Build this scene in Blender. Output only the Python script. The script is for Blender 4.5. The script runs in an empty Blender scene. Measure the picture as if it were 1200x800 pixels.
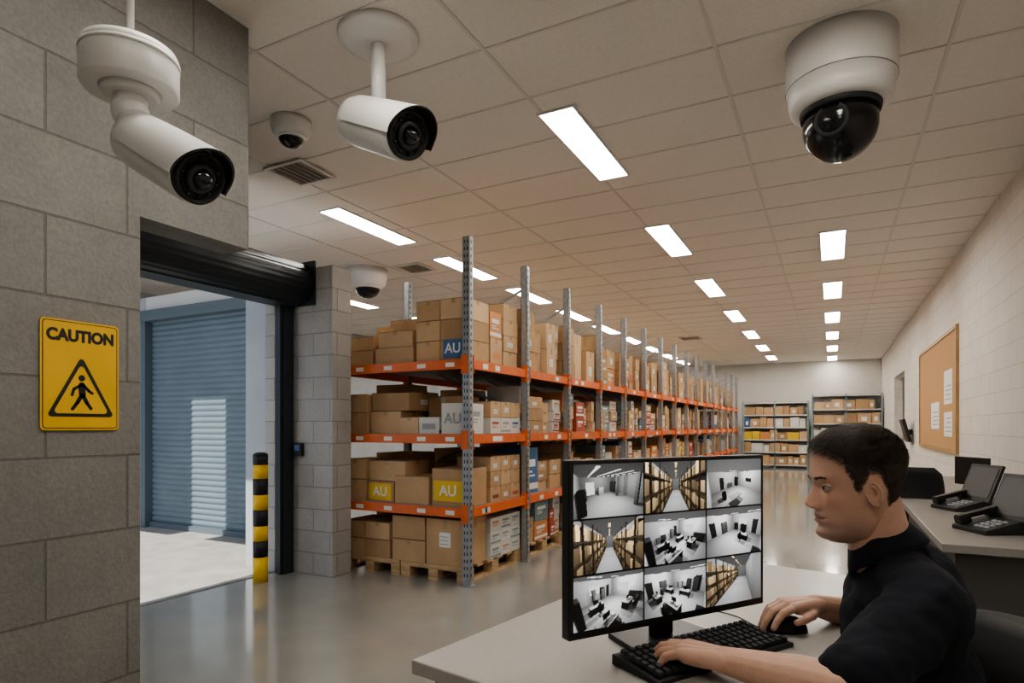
import bpy, math, random
import numpy as np
from mathutils import Vector, Matrix, noise
random.seed(7)
rnd = random.random
def U(a, b): return a + (b - a) * rnd()

# ------------------------------------------------------------------ materials
def mat(name, col, rough=0.6, metal=0.0, nscale=0, namt=0.0, bump=0.0, bscale=None, spec=0.5, stretch=None, sss=0):
    m = bpy.data.materials.new(name); m.use_nodes = True
    nt = m.node_tree; b = nt.nodes['Principled BSDF']
    b.inputs['Base Color'].default_value = (*col, 1)
    b.inputs['Roughness'].default_value = rough
    b.inputs['Metallic'].default_value = metal
    b.inputs['Specular IOR Level'].default_value = spec
    if sss:
        b.inputs['Subsurface Weight'].default_value = sss; b.inputs['Subsurface Radius'].default_value = (1, .35, .2); b.inputs['Subsurface Scale'].default_value = .008
    if nscale or bump:
        tc = nt.nodes.new('ShaderNodeTexCoord'); src = tc.outputs['Object']
        if stretch:
            mp = nt.nodes.new('ShaderNodeMapping'); mp.inputs['Scale'].default_value = stretch
            nt.links.new(src, mp.inputs['Vector']); src = mp.outputs['Vector']
    if nscale:
        n = nt.nodes.new('ShaderNodeTexNoise'); n.inputs['Scale'].default_value = nscale; n.inputs['Detail'].default_value = 5
        nt.links.new(src, n.inputs['Vector'])
        r = nt.nodes.new('ShaderNodeValToRGB')
        r.color_ramp.elements[0].position = 0.3; r.color_ramp.elements[1].position = 0.7
        r.color_ramp.elements[0].color = (*[c * (1 - namt) for c in col], 1)
        r.color_ramp.elements[1].color = (*[min(1, c * (1 + namt)) for c in col], 1)
        nt.links.new(n.outputs['Fac'], r.inputs['Fac']); nt.links.new(r.outputs['Color'], b.inputs['Base Color'])
    if bump:
        n2 = nt.nodes.new('ShaderNodeTexNoise'); n2.inputs['Scale'].default_value = bscale or 80; n2.inputs['Detail'].default_value = 4
        nt.links.new(src, n2.inputs['Vector'])
        bp = nt.nodes.new('ShaderNodeBump'); bp.inputs['Strength'].default_value = bump; bp.inputs['Distance'].default_value = 0.01
        nt.links.new(n2.outputs['Fac'], bp.inputs['Height']); nt.links.new(bp.outputs['Normal'], b.inputs['Normal'])
    return m

def emis(name, col, s):
    m = bpy.data.materials.new(name); m.use_nodes = True
    b = m.node_tree.nodes['Principled BSDF']
    b.inputs['Base Color'].default_value = (0.02, 0.02, 0.02, 1)
    b.inputs['Emission Color'].default_value = (*col, 1); b.inputs['Emission Strength'].default_value = s
    return m

def brickmat(name, c1, c2, cm, bw, bh, axes='YZ', mortar=0.006, bump=0.5, off=(0, 0), rough=0.85, grain=0.3):
    m = bpy.data.materials.new(name); m.use_nodes = True
    nt = m.node_tree; b = nt.nodes['Principled BSDF']; b.inputs['Roughness'].default_value = rough
    tc = nt.nodes.new('ShaderNodeTexCoord'); sp = nt.nodes.new('ShaderNodeSeparateXYZ'); cb = nt.nodes.new('ShaderNodeCombineXYZ')
    nt.links.new(tc.outputs['Object'], sp.inputs[0])
    ge = nt.nodes.new('ShaderNodeNewGeometry'); sn = nt.nodes.new('ShaderNodeSeparateXYZ'); nt.links.new(ge.outputs['True Normal'], sn.inputs[0])
    ab = nt.nodes.new('ShaderNodeMath'); ab.operation = 'ABSOLUTE'; nt.links.new(sn.outputs['X'], ab.inputs[0])
    gt = nt.nodes.new('ShaderNodeMath'); gt.operation = 'GREATER_THAN'; gt.inputs[1].default_value = 0.5; nt.links.new(ab.outputs[0], gt.inputs[0])
    mx = nt.nodes.new('ShaderNodeMix'); nt.links.new(gt.outputs[0], mx.inputs[0]); nt.links.new(sp.outputs['X'], mx.inputs[2]); nt.links.new(sp.outputs['Y'], mx.inputs[3])
    h = mx.outputs[0]
    ad = nt.nodes.new('ShaderNodeMath'); ad.operation = 'ADD'; ad.inputs[1].default_value = off[0]; nt.links.new(h, ad.inputs[0])
    ad2 = nt.nodes.new('ShaderNodeMath'); ad2.operation = 'ADD'; ad2.inputs[1].default_value = off[1]; nt.links.new(sp.outputs['Z'], ad2.inputs[0])
    nt.links.new(ad.outputs[0], cb.inputs['X']); nt.links.new(ad2.outputs[0], cb.inputs['Y'])
    br = nt.nodes.new('ShaderNodeTexBrick'); nt.links.new(cb.outputs[0], br.inputs['Vector'])
    br.inputs['Scale'].default_value = 1; br.inputs['Mortar Size'].default_value = mortar; br.inputs['Mortar Smooth'].default_value = 0.3
    br.inputs['Brick Width'].default_value = bw; br.inputs['Row Height'].default_value = bh
    br.inputs['Color1'].default_value = (*c1, 1); br.inputs['Color2'].default_value = (*c2, 1); br.inputs['Mortar'].default_value = (*cm, 1)
    n = nt.nodes.new('ShaderNodeTexNoise'); n.inputs['Scale'].default_value = 60; n.inputs['Detail'].default_value = 6; nt.links.new(tc.outputs['Object'], n.inputs['Vector'])
    n3 = nt.nodes.new('ShaderNodeTexNoise'); n3.inputs['Scale'].default_value = 2.5; n3.inputs['Detail'].default_value = 6; nt.links.new(tc.outputs['Object'], n3.inputs['Vector'])
    hs = nt.nodes.new('ShaderNodeMix'); hs.data_type = 'RGBA'; hs.blend_type = 'MULTIPLY'; hs.inputs[0].default_value = grain
    add = nt.nodes.new('ShaderNodeMath'); add.operation = 'ADD'; nt.links.new(n.outputs['Fac'], add.inputs[0]); nt.links.new(n3.outputs['Fac'], add.inputs[1])
    nt.links.new(br.outputs['Color'], hs.inputs[6]); nt.links.new(add.outputs[0], hs.inputs[7]); nt.links.new(hs.outputs[2], b.inputs['Base Color'])
    bp = nt.nodes.new('ShaderNodeBump'); bp.inputs['Strength'].default_value = bump; bp.inputs['Distance'].default_value = 0.01; bp.invert = True
    nm = nt.nodes.new('ShaderNodeMath'); nm.operation = 'MULTIPLY'; nm.inputs[1].default_value = 0.5; nt.links.new(n.outputs['Fac'], nm.inputs[0])
    sm = nt.nodes.new('ShaderNodeMath'); sm.operation = 'ADD'; nt.links.new(nm.outputs[0], sm.inputs[0]); nt.links.new(br.outputs['Fac'], sm.inputs[1])
    nt.links.new(sm.outputs[0], bp.inputs['Height']); nt.links.new(bp.outputs['Normal'], b.inputs['Normal'])
    return m

M = {}
M['block'] = brickmat('block_wall_paint', (0.225, 0.216, 0.20), (0.19, 0.183, 0.17), (0.14, 0.135, 0.127), 0.66, 0.335, 'AUTO', 0.006, 0.7, (0.30, 0.12), grain=0.5)
M['block2'] = brickmat('block_column_paint', (0.42, 0.405, 0.38), (0.37, 0.355, 0.335), (0.27, 0.26, 0.245), 0.40, 0.20, 'AUTO', 0.006, 0.5, grain=0.4)
M['wbrick'] = brickmat('white_block_wall', (0.68, 0.635, 0.585), (0.65, 0.605, 0.56), (0.54, 0.505, 0.465), 0.42, 0.21, 'AUTO', 0.006, 0.35, grain=0.15)
M['plaster'] = mat('painted_plaster', (0.56, 0.535, 0.50), 0.8, nscale=3, namt=0.04)
M['tile'] = mat('ceiling_tile', (0.76, 0.72, 0.67), 0.9, nscale=90, namt=0.05, bump=0.12, bscale=160)
M['tbar'] = mat('ceiling_tbar', (0.64, 0.61, 0.57), 0.5)
M['extconc'] = mat('exterior_concrete', (0.38, 0.37, 0.35), 0.85, nscale=4, namt=0.15, bump=0.2)
M['extwall'] = mat('exterior_render', (0.40, 0.43, 0.46), 0.8, nscale=3, namt=0.06)
M['white'] = mat('white_plastic', (0.70, 0.69, 0.67), 0.35)
M['white2'] = mat('white_powdercoat', (0.66, 0.66, 0.64), 0.5)
M['black'] = mat('black_plastic', (0.012, 0.012, 0.013), 0.35)
M['blackm'] = mat('black_matte', (0.02, 0.02, 0.021), 0.6, bump=0.1, bscale=300)
M['glass'] = mat('dark_lens_glass', (0.006, 0.006, 0.008), 0.05, spec=0.8)
M['screenoff'] = mat('idle_display', (0.03, 0.032, 0.035), 0.3)
M['lensring'] = mat('lens_ring', (0.035, 0.035, 0.038), 0.3)
M['smoked'] = mat('smoked_dome', (0.010, 0.010, 0.011), 0.14, spec=0.45)
M['galv'] = mat('galvanised_steel', (0.36, 0.37, 0.38), 0.42, 0.6, nscale=25, namt=0.15)
M['hole'] = mat('slot_dark', (0.03, 0.03, 0.03), 0.8)
M['venthole'] = mat('vent_shadow', (0.22, 0.21, 0.20), 0.8)
M['orange'] = mat('orange_beam_paint', (0.70, 0.15, 0.035), 0.45, nscale=8, namt=0.1)
M['shelf'] = mat('shelf_deck', (0.28, 0.27, 0.26), 0.6, 0.2)
M['wood'] = mat('pallet_wood', (0.50, 0.34, 0.19), 0.8, nscale=6, namt=0.25, bump=0.3, bscale=40, stretch=(1, 6, 6))
M['dkmetal'] = mat('dark_shutter_metal', (0.030, 0.036, 0.042), 0.45, 0.3)
M['blue'] = mat('blue_shutter', (0.165, 0.215, 0.255), 0.5, 0.1, nscale=2, namt=0.06)
M['bluedk'] = mat('blue_frame', (0.12, 0.155, 0.185), 0.5)
M['yellow'] = mat('safety_yellow', (0.80, 0.50, 0.02), 0.45, nscale=10, namt=0.05)
M['signy'] = mat('sign_yellow', (0.68, 0.41, 0.03), 0.4, nscale=5, namt=0.06)
M['signk'] = mat('sign_black', (0.012, 0.012, 0.012), 0.5)
M['desk'] = mat('desk_laminate', (0.39, 0.37, 0.345), 0.35, nscale=120, namt=0.04)
M['deskedge'] = mat('desk_edge', (0.27, 0.26, 0.245), 0.5)
M['deskdk'] = mat('counter_dark_panel', (0.065, 0.062, 0.06), 0.6)
M['counter'] = mat('counter_top', (0.25, 0.235, 0.22), 0.4, nscale=60, namt=0.05)
M['cork'] = mat('cork', (0.50, 0.29, 0.13), 0.9, nscale=60, namt=0.25, bump=0.2)
M['corkframe'] = mat('cork_frame', (0.42, 0.26, 0.12), 0.5, nscale=10, namt=0.1)
M['paper'] = mat('paper', (0.78, 0.78, 0.76), 0.8)
M['papertxt'] = mat('paper_print', (0.35, 0.36, 0.38), 0.8)
M['tape'] = mat('packing_tape', (0.46, 0.32, 0.17), 0.25)
M['seam'] = mat('box_seam', (0.16, 0.09, 0.04), 0.9)
card = [(0.52, 0.345, 0.19), (0.47, 0.305, 0.165), (0.56, 0.38, 0.22), (0.42, 0.27, 0.145), (0.50, 0.325, 0.18), (0.60, 0.42, 0.255)]
M['cards'] = [mat('cardboard_%d' % i, c, 0.8, nscale=5, namt=0.07, bump=0.05, bscale=120) for i, c in enumerate(card)]
M['cwhite'] = mat('carton_white', (0.66, 0.64, 0.60), 0.6)
M['cred'] = mat('carton_red', (0.42, 0.09, 0.05), 0.6)
M['cblue'] = mat('carton_blue', (0.07, 0.16, 0.33), 0.6)
M['corg'] = mat('carton_orange', (0.62, 0.27, 0.10), 0.6)
M['cteal'] = mat('carton_teal', (0.20, 0.30, 0.32), 0.6)
M['cyel'] = mat('carton_yellow', (0.74, 0.50, 0.05), 0.6)
M['skin'] = mat('skin', (0.56, 0.345, 0.255), 0.5, nscale=45, namt=0.06, bump=0.08, bscale=220, sss=0.15)
M['hair'] = mat('brown_hair', (0.034, 0.020, 0.012), 0.6, nscale=90, namt=0.5)
M['eyew'] = mat('eye_white', (0.50, 0.47, 0.44), 0.2)
M['eyed'] = mat('eye_iris', (0.03, 0.022, 0.015), 0.1)
M['shirt'] = mat('navy_polo_cloth', (0.010, 0.012, 0.018), 0.9, nscale=12, namt=0.2, bump=0.35, bscale=14, spec=.3)
M['trouser'] = mat('dark_trousers', (0.02, 0.02, 0.024), 0.85)
M['lamp'] = emis('light_panel_diffuser', (1.0, 0.94, 0.85), 30)
def face_mat():
    m = mat('face_skin', (0.56, 0.345, 0.255), 0.48, bump=0.05, bscale=220, sss=0.15)
    nt = m.node_tree; a = nt.nodes.new('ShaderNodeAttribute'); a.attribute_name = 'tone'
    nt.links.new(a.outputs['Color'], nt.nodes['Principled BSDF'].inputs['Base Color']); return m
M['face'] = face_mat()

def floor_mat():
    m = mat('polished_concrete', (0.33, 0.32, 0.295), 0.22, nscale=1.2, namt=0.12, spec=0.6)
    nt = m.node_tree; b = nt.nodes['Principled BSDF']
    tc = nt.nodes.new('ShaderNodeTexCoord')
    n = nt.nodes.new('ShaderNodeTexNoise'); n.inputs['Scale'].default_value = 2.2; n.inputs['Detail'].default_value = 4; nt.links.new(tc.outputs['Object'], n.inputs['Vector'])
    mr = nt.nodes.new('ShaderNodeMapRange'); mr.inputs[3].default_value = 0.07; mr.inputs[4].default_value = 0.18
    nt.links.new(n.outputs['Fac'], mr.inputs[0]); nt.links.new(mr.outputs[0], b.inputs['Roughness'])
    b.inputs['Coat Weight'].default_value = 0.6; b.inputs['Coat Roughness'].default_value = 0.10
    return m
M['floor'] = floor_mat()

# ------------------------------------------------------------------ mesh builder
class MB:
    def __init__(s): s.v = []; s.f = []; s.mi = []; s.sm = []; s.mats = []
    def m(s, mt):
        if mt not in s.mats: s.mats.append(mt)
        return s.mats.index(mt)
    def poly(s, pts, mt, sm=False):
        b = len(s.v); s.v += [tuple(p) for p in pts]; s.f.append(tuple(range(b, b + len(pts)))); s.mi.append(s.m(mt)); s.sm.append(sm)
    def box(s, c, d, mt, R=None):
        hx, hy, hz = d[0] / 2, d[1] / 2, d[2] / 2; c = Vector(c); b = len(s.v)
        if isinstance(R, (int, float)): R = Matrix.Rotation(R, 3, 'Z')
        for x, y, z in [(-1,-1,-1),(1,-1,-1),(1,1,-1),(-1,1,-1),(-1,-1,1),(1,-1,1),(1,1,1),(-1,1,1)]:
            p = Vector((x * hx, y * hy, z * hz))
            if R is not None: p = R @ p
            s.v.append(tuple(c + p))
        for q in [(0,3,2,1),(4,5,6,7),(0,1,5,4),(1,2,6,5),(2,3,7,6),(3,0,4,7)]:
            s.f.append(tuple(b + i for i in q)); s.mi.append(s.m(mt)); s.sm.append(False)
    def bx(s, x0, x1, y0, y1, z0, z1, mt):
        s.box(((x0 + x1) / 2, (y0 + y1) / 2, (z0 + z1) / 2), (abs(x1 - x0), abs(y1 - y0), abs(z1 - z0)), mt)
    def beam(s, p0, p1, w, h, mt):
        p0 = Vector(p0); p1 = Vector(p1); d = p1 - p0; L = d.length; x = d.normalized()
        up = Vector((0, 0, 1)) if abs(x.z) < 0.9 else Vector((0, 1, 0))
        y = up.cross(x).normalized(); z = x.cross(y)
        s.box((p0 + p1) / 2, (L, w, h), mt, Matrix((x, y, z)).transposed())
    def loft(s, rings, mt, sm=True, caps=True, closed=True):
        n = len(rings[0]); b = len(s.v); i0 = s.m(mt)
        for r in rings: s.v += [tuple(p) for p in r]
        for k in range(len(rings) - 1):
            for j in range(n if closed else n - 1):
                a = b + k * n + j; c = b + k * n + (j + 1) % n
                s.f.append((a, c, c + n, a + n)); s.mi.append(i0); s.sm.append(sm)
        if caps and closed:
            s.f.append(tuple(b + j for j in reversed(range(n)))); s.mi.append(i0); s.sm.append(False)
            e = b + (len(rings) - 1) * n
            s.f.append(tuple(e + j for j in range(n))); s.mi.append(i0); s.sm.append(False)
    def lathe(s, prof, mt, o=(0, 0, 0), ax=(0, 0, 1), n=32, sm=True, caps=True):
        o = Vector(o); ax = Vector(ax).normalized(); t = Vector((1, 0, 0)) if abs(ax.x) < 0.9 else Vector((0, 1, 0))
        u = ax.cross(t).normalized(); w = ax.cross(u)
        rings = [[o + ax * z + (u * math.cos(2 * math.pi * j / n) + w * math.sin(2 * math.pi * j / n)) * max(r, 1e-5) for j in range(n)] for r, z in prof]
        s.loft(rings, mt, sm, caps)
    def cyl(s, p0, p1, r0, mt, r1=None, n=20, sm=True):
        p0 = Vector(p0); p1 = Vector(p1); d = p1 - p0
        s.lathe([(r0, 0), (r0 if r1 is None else r1, d.length)], mt, p0, d, n, sm)
    def ell(s, c, rad, mt, R=None, nu=20, nv=12):
        c = Vector(c); rings = []
        for i in range(nv + 1):
            ph = -math.pi / 2 + math.pi * i / nv
            rr = max(math.cos(ph), 1e-4); ring = []
            for j in range(nu):
                a = 2 * math.pi * j / nu
                p = Vector((rad[0] * rr * math.cos(a), rad[1] * rr * math.sin(a), rad[2] * math.sin(ph)))
                if R is not None: p = R @ p
                ring.append(c + p)
            rings.append(ring)
        s.loft(rings, mt, True)
    def caps(s, p0, p1, r0, r1, mt, n=16):
        p0 = Vector(p0); p1 = Vector(p1)
        if (p1 - p0).length > 1e-5: s.cyl(p0, p1, r0, mt, r1, n)
        s.ell(p0, (r0,) * 3, mt, None, n, 8); s.ell(p1, (r1,) * 3, mt, None, n, 8)
    def obj(s, name, parent=None, bevel=0, loc=None):
        me = bpy.data.meshes.new(name); me.from_pydata(s.v, [], s.f)
        for mt in s.mats: me.materials.append(mt)
        me.polygons.foreach_set('material_index', s.mi); me.polygons.foreach_set('use_smooth', s.sm); me.update()
        o = bpy.data.objects.new(name, me); bpy.context.collection.objects.link(o)
        if parent: o.parent = parent
        if loc: o.location = loc
        if bevel:
            bm = o.modifiers.new('bevel', 'BEVEL'); bm.width = bevel; bm.segments = 2; bm.limit_method = 'ANGLE'; bm.angle_limit = math.radians(50)
        return o
def empty(name, loc=(0, 0, 0)):
    e = bpy.data.objects.new(name, None); e.location = loc; bpy.context.collection.objects.link(e); e.empty_display_size = 0.1; return e
def text(body, size, loc, rot, mt, name, parent, bold=0.0, sx=1.0):
    c = bpy.data.curves.new(name, 'FONT'); c.body = body; c.size = size; c.align_x = 'CENTER'; c.align_y = 'CENTER'; c.offset = bold; c.extrude = 0.0006
    c.materials.append(mt); o = bpy.data.objects.new(name, c); o.location = loc; o.rotation_euler = rot; o.scale = (sx, 1, 1)
    bpy.context.collection.objects.link(o); o.parent = parent; return o

CH = 3.55   # ceiling height
TH = math.radians(27.5)
# ------------------------------------------------------------------ room shell
b = MB(); b.poly([(-4.62, -3, 0), (4, -3, 0), (4, 23, 0), (-4.62, 23, 0)], M['floor']); b.poly([(-10, 5.1, 0), (-4.62, 5.1, 0), (-4.62, 23, 0), (-10, 23, 0)], M['floor']); b.obj('floor')
b = MB(); b.poly([(-10, -3, 0), (-4.62, -3, 0), (-4.62, 5.1, 0), (-10, 5.1, 0)], M['extconc']); b.obj('ground_exterior')
b = MB()
b.bx(-4.62, 4, -3, 23, CH, CH + 0.1, M['tile']); b.bx(-10, -4.62, 3.6, 23, CH, CH + 0.1, M['tile']); b.obj('ceiling')
b = MB()
b.bx(-10, -7.35, 1.85, 3.6, CH, CH + 0.1, M['plaster']); b.bx(-6.7, -4.7, 1.85, 3.6, CH, CH + 0.1, M['plaster']); b.obj('sun_mask_slabs')  # unseen slabs added to block the sun; their gap leaves the lit shutter strip
b = MB()
x = -0.6 - 1.2 * 7
while x < 4:
    b.bx(x - 0.011, x + 0.011, (-3 if x > -4.6 else 3.65), 23, CH - 0.006, CH, M['tbar']); x += 1.2
y = -2.9
while y < 23:
    b.bx((-4.5 if y < 3.7 else -10), 4, y - 0.008, y + 0.008, CH - 0.005, CH, M['tbar']); y += 0.6
b.obj('trim_ceiling_grid')

b = MB(); b.bx(-3.06, -2.86, -3, 1.74, 0, CH, M['block']); b.bx(-3.06, -2.86, 1.74, 2.34, 2.33, CH, M['block']); b.bx(-4.7, -3.06, 1.54, 1.74, 0, CH, M['block']); b.obj('wall_left')
b = MB()
b.bx(-4.72, -4.55, 1.74, 3.6, 2.5, CH, M['block2']); b.bx(-4.72, -4.55, 3.6, 4.14, 2.5, 2.86, M['block2']); b.bx(-4.72, -4.55, 4.05, 4.14, 0, 2.5, M['block2'])
b.obj('wall_door_side')
b = MB(); b.bx(-4.72, -3.97, 4.14, 4.38, 0, 2.80, M['block2']); b.bx(-5.1, -4.72, 4.14, 5.1, 0, 2.80, M['extwall']); b.obj('column')
b = MB()
b.bx(1.42, 1.6, -3, 16, 0, CH, M['wbrick']); b.bx(1.42, 1.6, 18.5, 23, 0, CH, M['wbrick']); b.bx(1.42, 1.6, 16, 18.5, 2.6, CH, M['wbrick']); b.obj('wall_right')
b = MB(); b.bx(-10, 4, 23, 23.2, 0, CH, M['plaster']); b.obj('wall_far')
b = MB(); b.bx(-3, 1.6, -3.2, -3, 0, CH, M['plaster']); b.obj('wall_back')
b = MB(); b.bx(-10.2, -10, -3, 23, 0, CH, M['extwall']); b.obj('wall_far_left')
b = MB(); b.bx(4, 4.2, 12, 23, 0, CH, M['plaster']); b.bx(1.6, 4, 12, 12.1, 0, CH, M['plaster']); b.obj('wall_side_room')
b = MB()
b.bx(-10, -8.25, 5.1, 5.25, 0, 3.1, M['extwall']); b.bx(-5.98, -4.98, 5.1, 5.25, 0, 3.1, M['extwall']); b.bx(-8.25, -5.98, 5.1, 5.25, 2.85, 3.1, M['white2'])
b.bx(-8.25, -5.98, 5.2, 5.25, 0, 2.85, M['extwall'])
b.obj('wall_exterior')
b = MB(); b.bx(-4.64, -4.60, 1.74, 4.14, 0.0, 0.006, M['galv']); b.obj('trim_door_threshold')
b = MB(); b.bx(1.40, 1.42, -3, 16, 0, 0.1, M['deskdk']); b.obj('baseboard_right')

# ------------------------------------------------------------------ blue exterior roller shutter
b = MB()
prof = []
N = 38
for i in range(N * 6 + 1):
    t = i / 6; zz = t * 2.8 / N
    prof.append((5.16 - 0.022 * abs(math.sin(math.pi * t)) ** 0.6, zz))
b.loft([[(-8.2, y_, z_) for y_, z_ in prof], [(-6.03, y_, z_) for y_, z_ in prof]], M['blue'], True, False, False)
b.bx(-8.28, -8.18, 5.04, 5.19, 0, 2.86, M['bluedk']); b.bx(-6.05, -5.95, 5.04, 5.19, 0, 2.86, M['bluedk']); b.bx(-8.28, -5.95, 5.0, 5.19, 2.76, 2.9, M['bluedk'])
b.bx(-8.2, -6.03, 5.10, 5.18, 0, 0.07, M['bluedk'])
b.obj('roller_shutter_door')
b = MB()
Yc0, Yc1 = 1.76, 4.12; cx, cz, R0 = -4.36, 2.66, 0.185
pr = []
for i in range(97):
    a = 2 * math.pi * i / 96; rr = R0 + 0.006 * abs(math.sin(a * 12)); pr.append((cx + rr * math.cos(a), cz + rr * math.sin(a)))
b.loft([[(x_, Yc0, z_) for x_, z_ in pr[:-1]], [(x_, Yc1, z_) for x_, z_ in pr[:-1]]], M['dkmetal'], True, True)
b.bx(-4.55, -4.17, Yc1, Yc1 + 0.02, 2.46, 2.86, M['dkmetal'])
b.bx(-4.55, -4.34, Yc0, Yc1, 2.46, 2.52, M['dkmetal'])
b.bx(-4.56, -4.44, 4.02, 4.13, 0, 2.5, M['dkmetal']); b.bx(-4.50, -4.46, 3.99, 4.03, 0, 2.5, M['dkmetal'])
b.bx(-4.56, -4.44, 1.75, 1.84, 0, 2.5, M['dkmetal'])
b.obj('rolled_shutter_door')
b = MB(); bc = (-4.42, 3.74); r = 0.062; zz = 0.0; segs = [0.22, 0.14, 0.13, 0.14, 0.13, 0.14, 0.12, 0.085]
for i, h in enumerate(segs):
    b.cyl((bc[0], bc[1], zz), (bc[0], bc[1], zz + h), r, M['yellow'] if i % 2 == 0 else M['signk'], n=28); zz += h
b.lathe([(r, 0), (r * 0.9, 0.012), (r * 0.5, 0.022), (0, 0.025)], M['signk'], (bc[0], bc[1], zz), n=28)
b.obj('safety_bollard')
b = MB(); b.bx(-4.42, -4.32, 4.105, 4.14, 1.08, 1.20, M['blackm']); b.bx(-4.40, -4.34, 4.10, 4.106, 1.13, 1.185, M['cblue']); b.obj('access_control_reader', bevel=0.004)

# ------------------------------------------------------------------ caution sign
e = empty('caution_sign', (-2.855, 1.483, 1.568))
b = MB(); W2, H2 = 0.155, 0.232
def rrect(w, h, r, x, n=6):
    pts = []
    for cx_, cy_, a0 in [(w - r, h - r, 0), (-w + r, h - r, 90), (-w + r, -h + r, 180), (w - r, -h + r, 270)]:
        for i in range(n + 1):
            a = math.radians(a0 + 90 * i / n); pts.append((x, cx_ + r * math.cos(a), cy_ + r * math.sin(a)))
    return pts
b.loft([rrect(W2, H2, 0.018, -0.003), rrect(W2, H2, 0.018, 0.003)], M['signy'], False)
b.poly(rrect(W2 - 0.007, H2 - 0.007, 0.014, 0.0035), M['signk']); b.poly(rrect(W2 - 0.0105, H2 - 0.0105, 0.012, 0.004), M['signy'])
def tri(s, cy, x, mt, r=0.012):
    pts = []
    c = [(0, cy + s * 1.12), (-s * 0.95, cy - s * 0.72), (s * 0.95, cy - s * 0.72)]
    for i, a0 in enumerate([30, 150, 270]):
        for k in range(7):
            a = math.radians(a0 + 120 * k / 6 + 0); pts.append((x, c[i][0] + r * math.cos(a), c[i][1] + r * math.sin(a)))
    b.poly(pts, mt)
tri(0.121, -0.076, 0.005, M['signk']); tri(0.096, -0.080, 0.0056, M['signy'])
def seg2(p, q, w, x=0.0063):
    p = Vector((p[0] * 1.4, (p[1] + .09) * 1.4 - .083)); q = Vector((q[0] * 1.4, (q[1] + .09) * 1.4 - .083)); w *= 1.3
    d = (q - p).normalized(); pts = []
    a0 = math.atan2(d.y, d.x)
    for i in range(7): a = a0 + math.pi / 2 + math.pi * i / 6; pts.append((x, p.x + w * math.cos(a), p.y + w * math.sin(a)))
    for i in range(7): a = a0 - math.pi / 2 + math.pi * i / 6; pts.append((x, q.x + w * math.cos(a), q.y + w * math.sin(a)))
    b.poly(pts, M['signk'])
b.poly([(0.0063, 0.0 + 0.0135 * math.cos(a * math.pi / 8), -0.010 + 0.0135 * math.sin(a * math.pi / 8)) for a in range(16)], M['signk'])
seg2((0.0, -0.060), (0.002, -0.088), 0.0105); seg2((0.0, -0.058), (-0.022, -0.072), 0.005); seg2((-0.022, -0.072), (-0.027, -0.09), 0.0045)
seg2((0.004, -0.058), (0.020, -0.076), 0.005); seg2((0.020, -0.076), (0.030, -0.083), 0.0045)
seg2((0.0, -0.09), (-0.012, -0.112), 0.0065); seg2((-0.012, -0.112), (-0.026, -0.132), 0.0055); seg2((0.003, -0.09), (0.014, -0.112), 0.0065); seg2((0.014, -0.112), (0.026, -0.130), 0.0055)
b.obj('sign_plate', e)
text('CAUTION', 0.066, (0.0045, 0, 0.165), (math.pi / 2, 0, math.pi / 2), M['signk'], 'sign_text', e, 0.0034, 0.89)

# ------------------------------------------------------------------ ceiling lights
lb = MB(); LL = 1.28; LW = 0.25
lb.bx(-LW / 2, LW / 2, 0, LL, -0.006, 0.02, M['lamp'])
for a in [(-LW / 2 - 0.015, -LW / 2, -0.015, LL + 0.015), (LW / 2, LW / 2 + 0.015, -0.015, LL + 0.015), (-LW / 2, LW / 2, -0.015, 0), (-LW / 2, LW / 2, LL, LL + 0.015)]:
    lb.bx(a[0], a[1], a[2], a[3], -0.012, 0.02, M['white2'])
lo = lb.obj('ceiling_light_panel', loc=(0.01, 7.77, CH - 0.003)); lme = lo.data
pos = [(0.01, 7.77 + 2.74 * k) for k in range(1, 6)] + [(0.01, 1.7), (0.01, -1.6)] + [(-1.70, 3.92 + 2.76 * k) for k in range(7)] + [(-1.7, 1.0)]
pos += [(-4.5, 4.65 + 2.0 * k) for k in range(9)] + [(-7.5, 7.6 + 2.4 * k) for k in range(6)] + [(3.0, 14.5), (3.0, 18.5)]
for p in pos:
    o = bpy.data.objects.new('ceiling_light_panel', lme); o.location = (p[0], p[1], CH - 0.003); bpy.context.collection.objects.link(o)
def vent(x, y, w, l):
    b = MB()
    b.bx(-w / 2, w / 2, -l / 2, -l / 2 + 0.03, -0.015, 0, M['tbar']); b.bx(-w / 2, w / 2, l / 2 - 0.03, l / 2, -0.015, 0, M['tbar'])
    b.bx(-w / 2, -w / 2 + 0.03, -l / 2 + 0.03, l / 2 - 0.03, -0.015, 0, M['tbar']); b.bx(w / 2 - 0.03, w / 2, -l / 2 + 0.03, l / 2 - 0.03, -0.015, 0, M['tbar'])
    b.bx(-w / 2 + 0.03, w / 2 - 0.03, -l / 2 + 0.03, l / 2 - 0.03, -0.003, 0, M['venthole'])
    n = int(w / 0.055)
    for i in range(1, n): b.box((-w / 2 + i * w / n, 0, -0.009), (0.022, l - 0.06, 0.004), M['tbar'], Matrix.Rotation(0.6, 3, 'Y'))
    b.obj('ceiling_air_vent', loc=(x, y, CH - 0.009))
vent(-4.06, 3.85, 0.42, 0.42); vent(-5.10, 6.9, 0.42, 0.42); vent(-3.1, 15.5, 0.5, 0.5)

def P(r, f, z=0.0): return Vector((r * math.cos(TH) - f * math.sin(TH), r * math.sin(TH) + f * math.cos(TH), z))
def Dv(r, f, z=0.0): return P(r, f, z)

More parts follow.
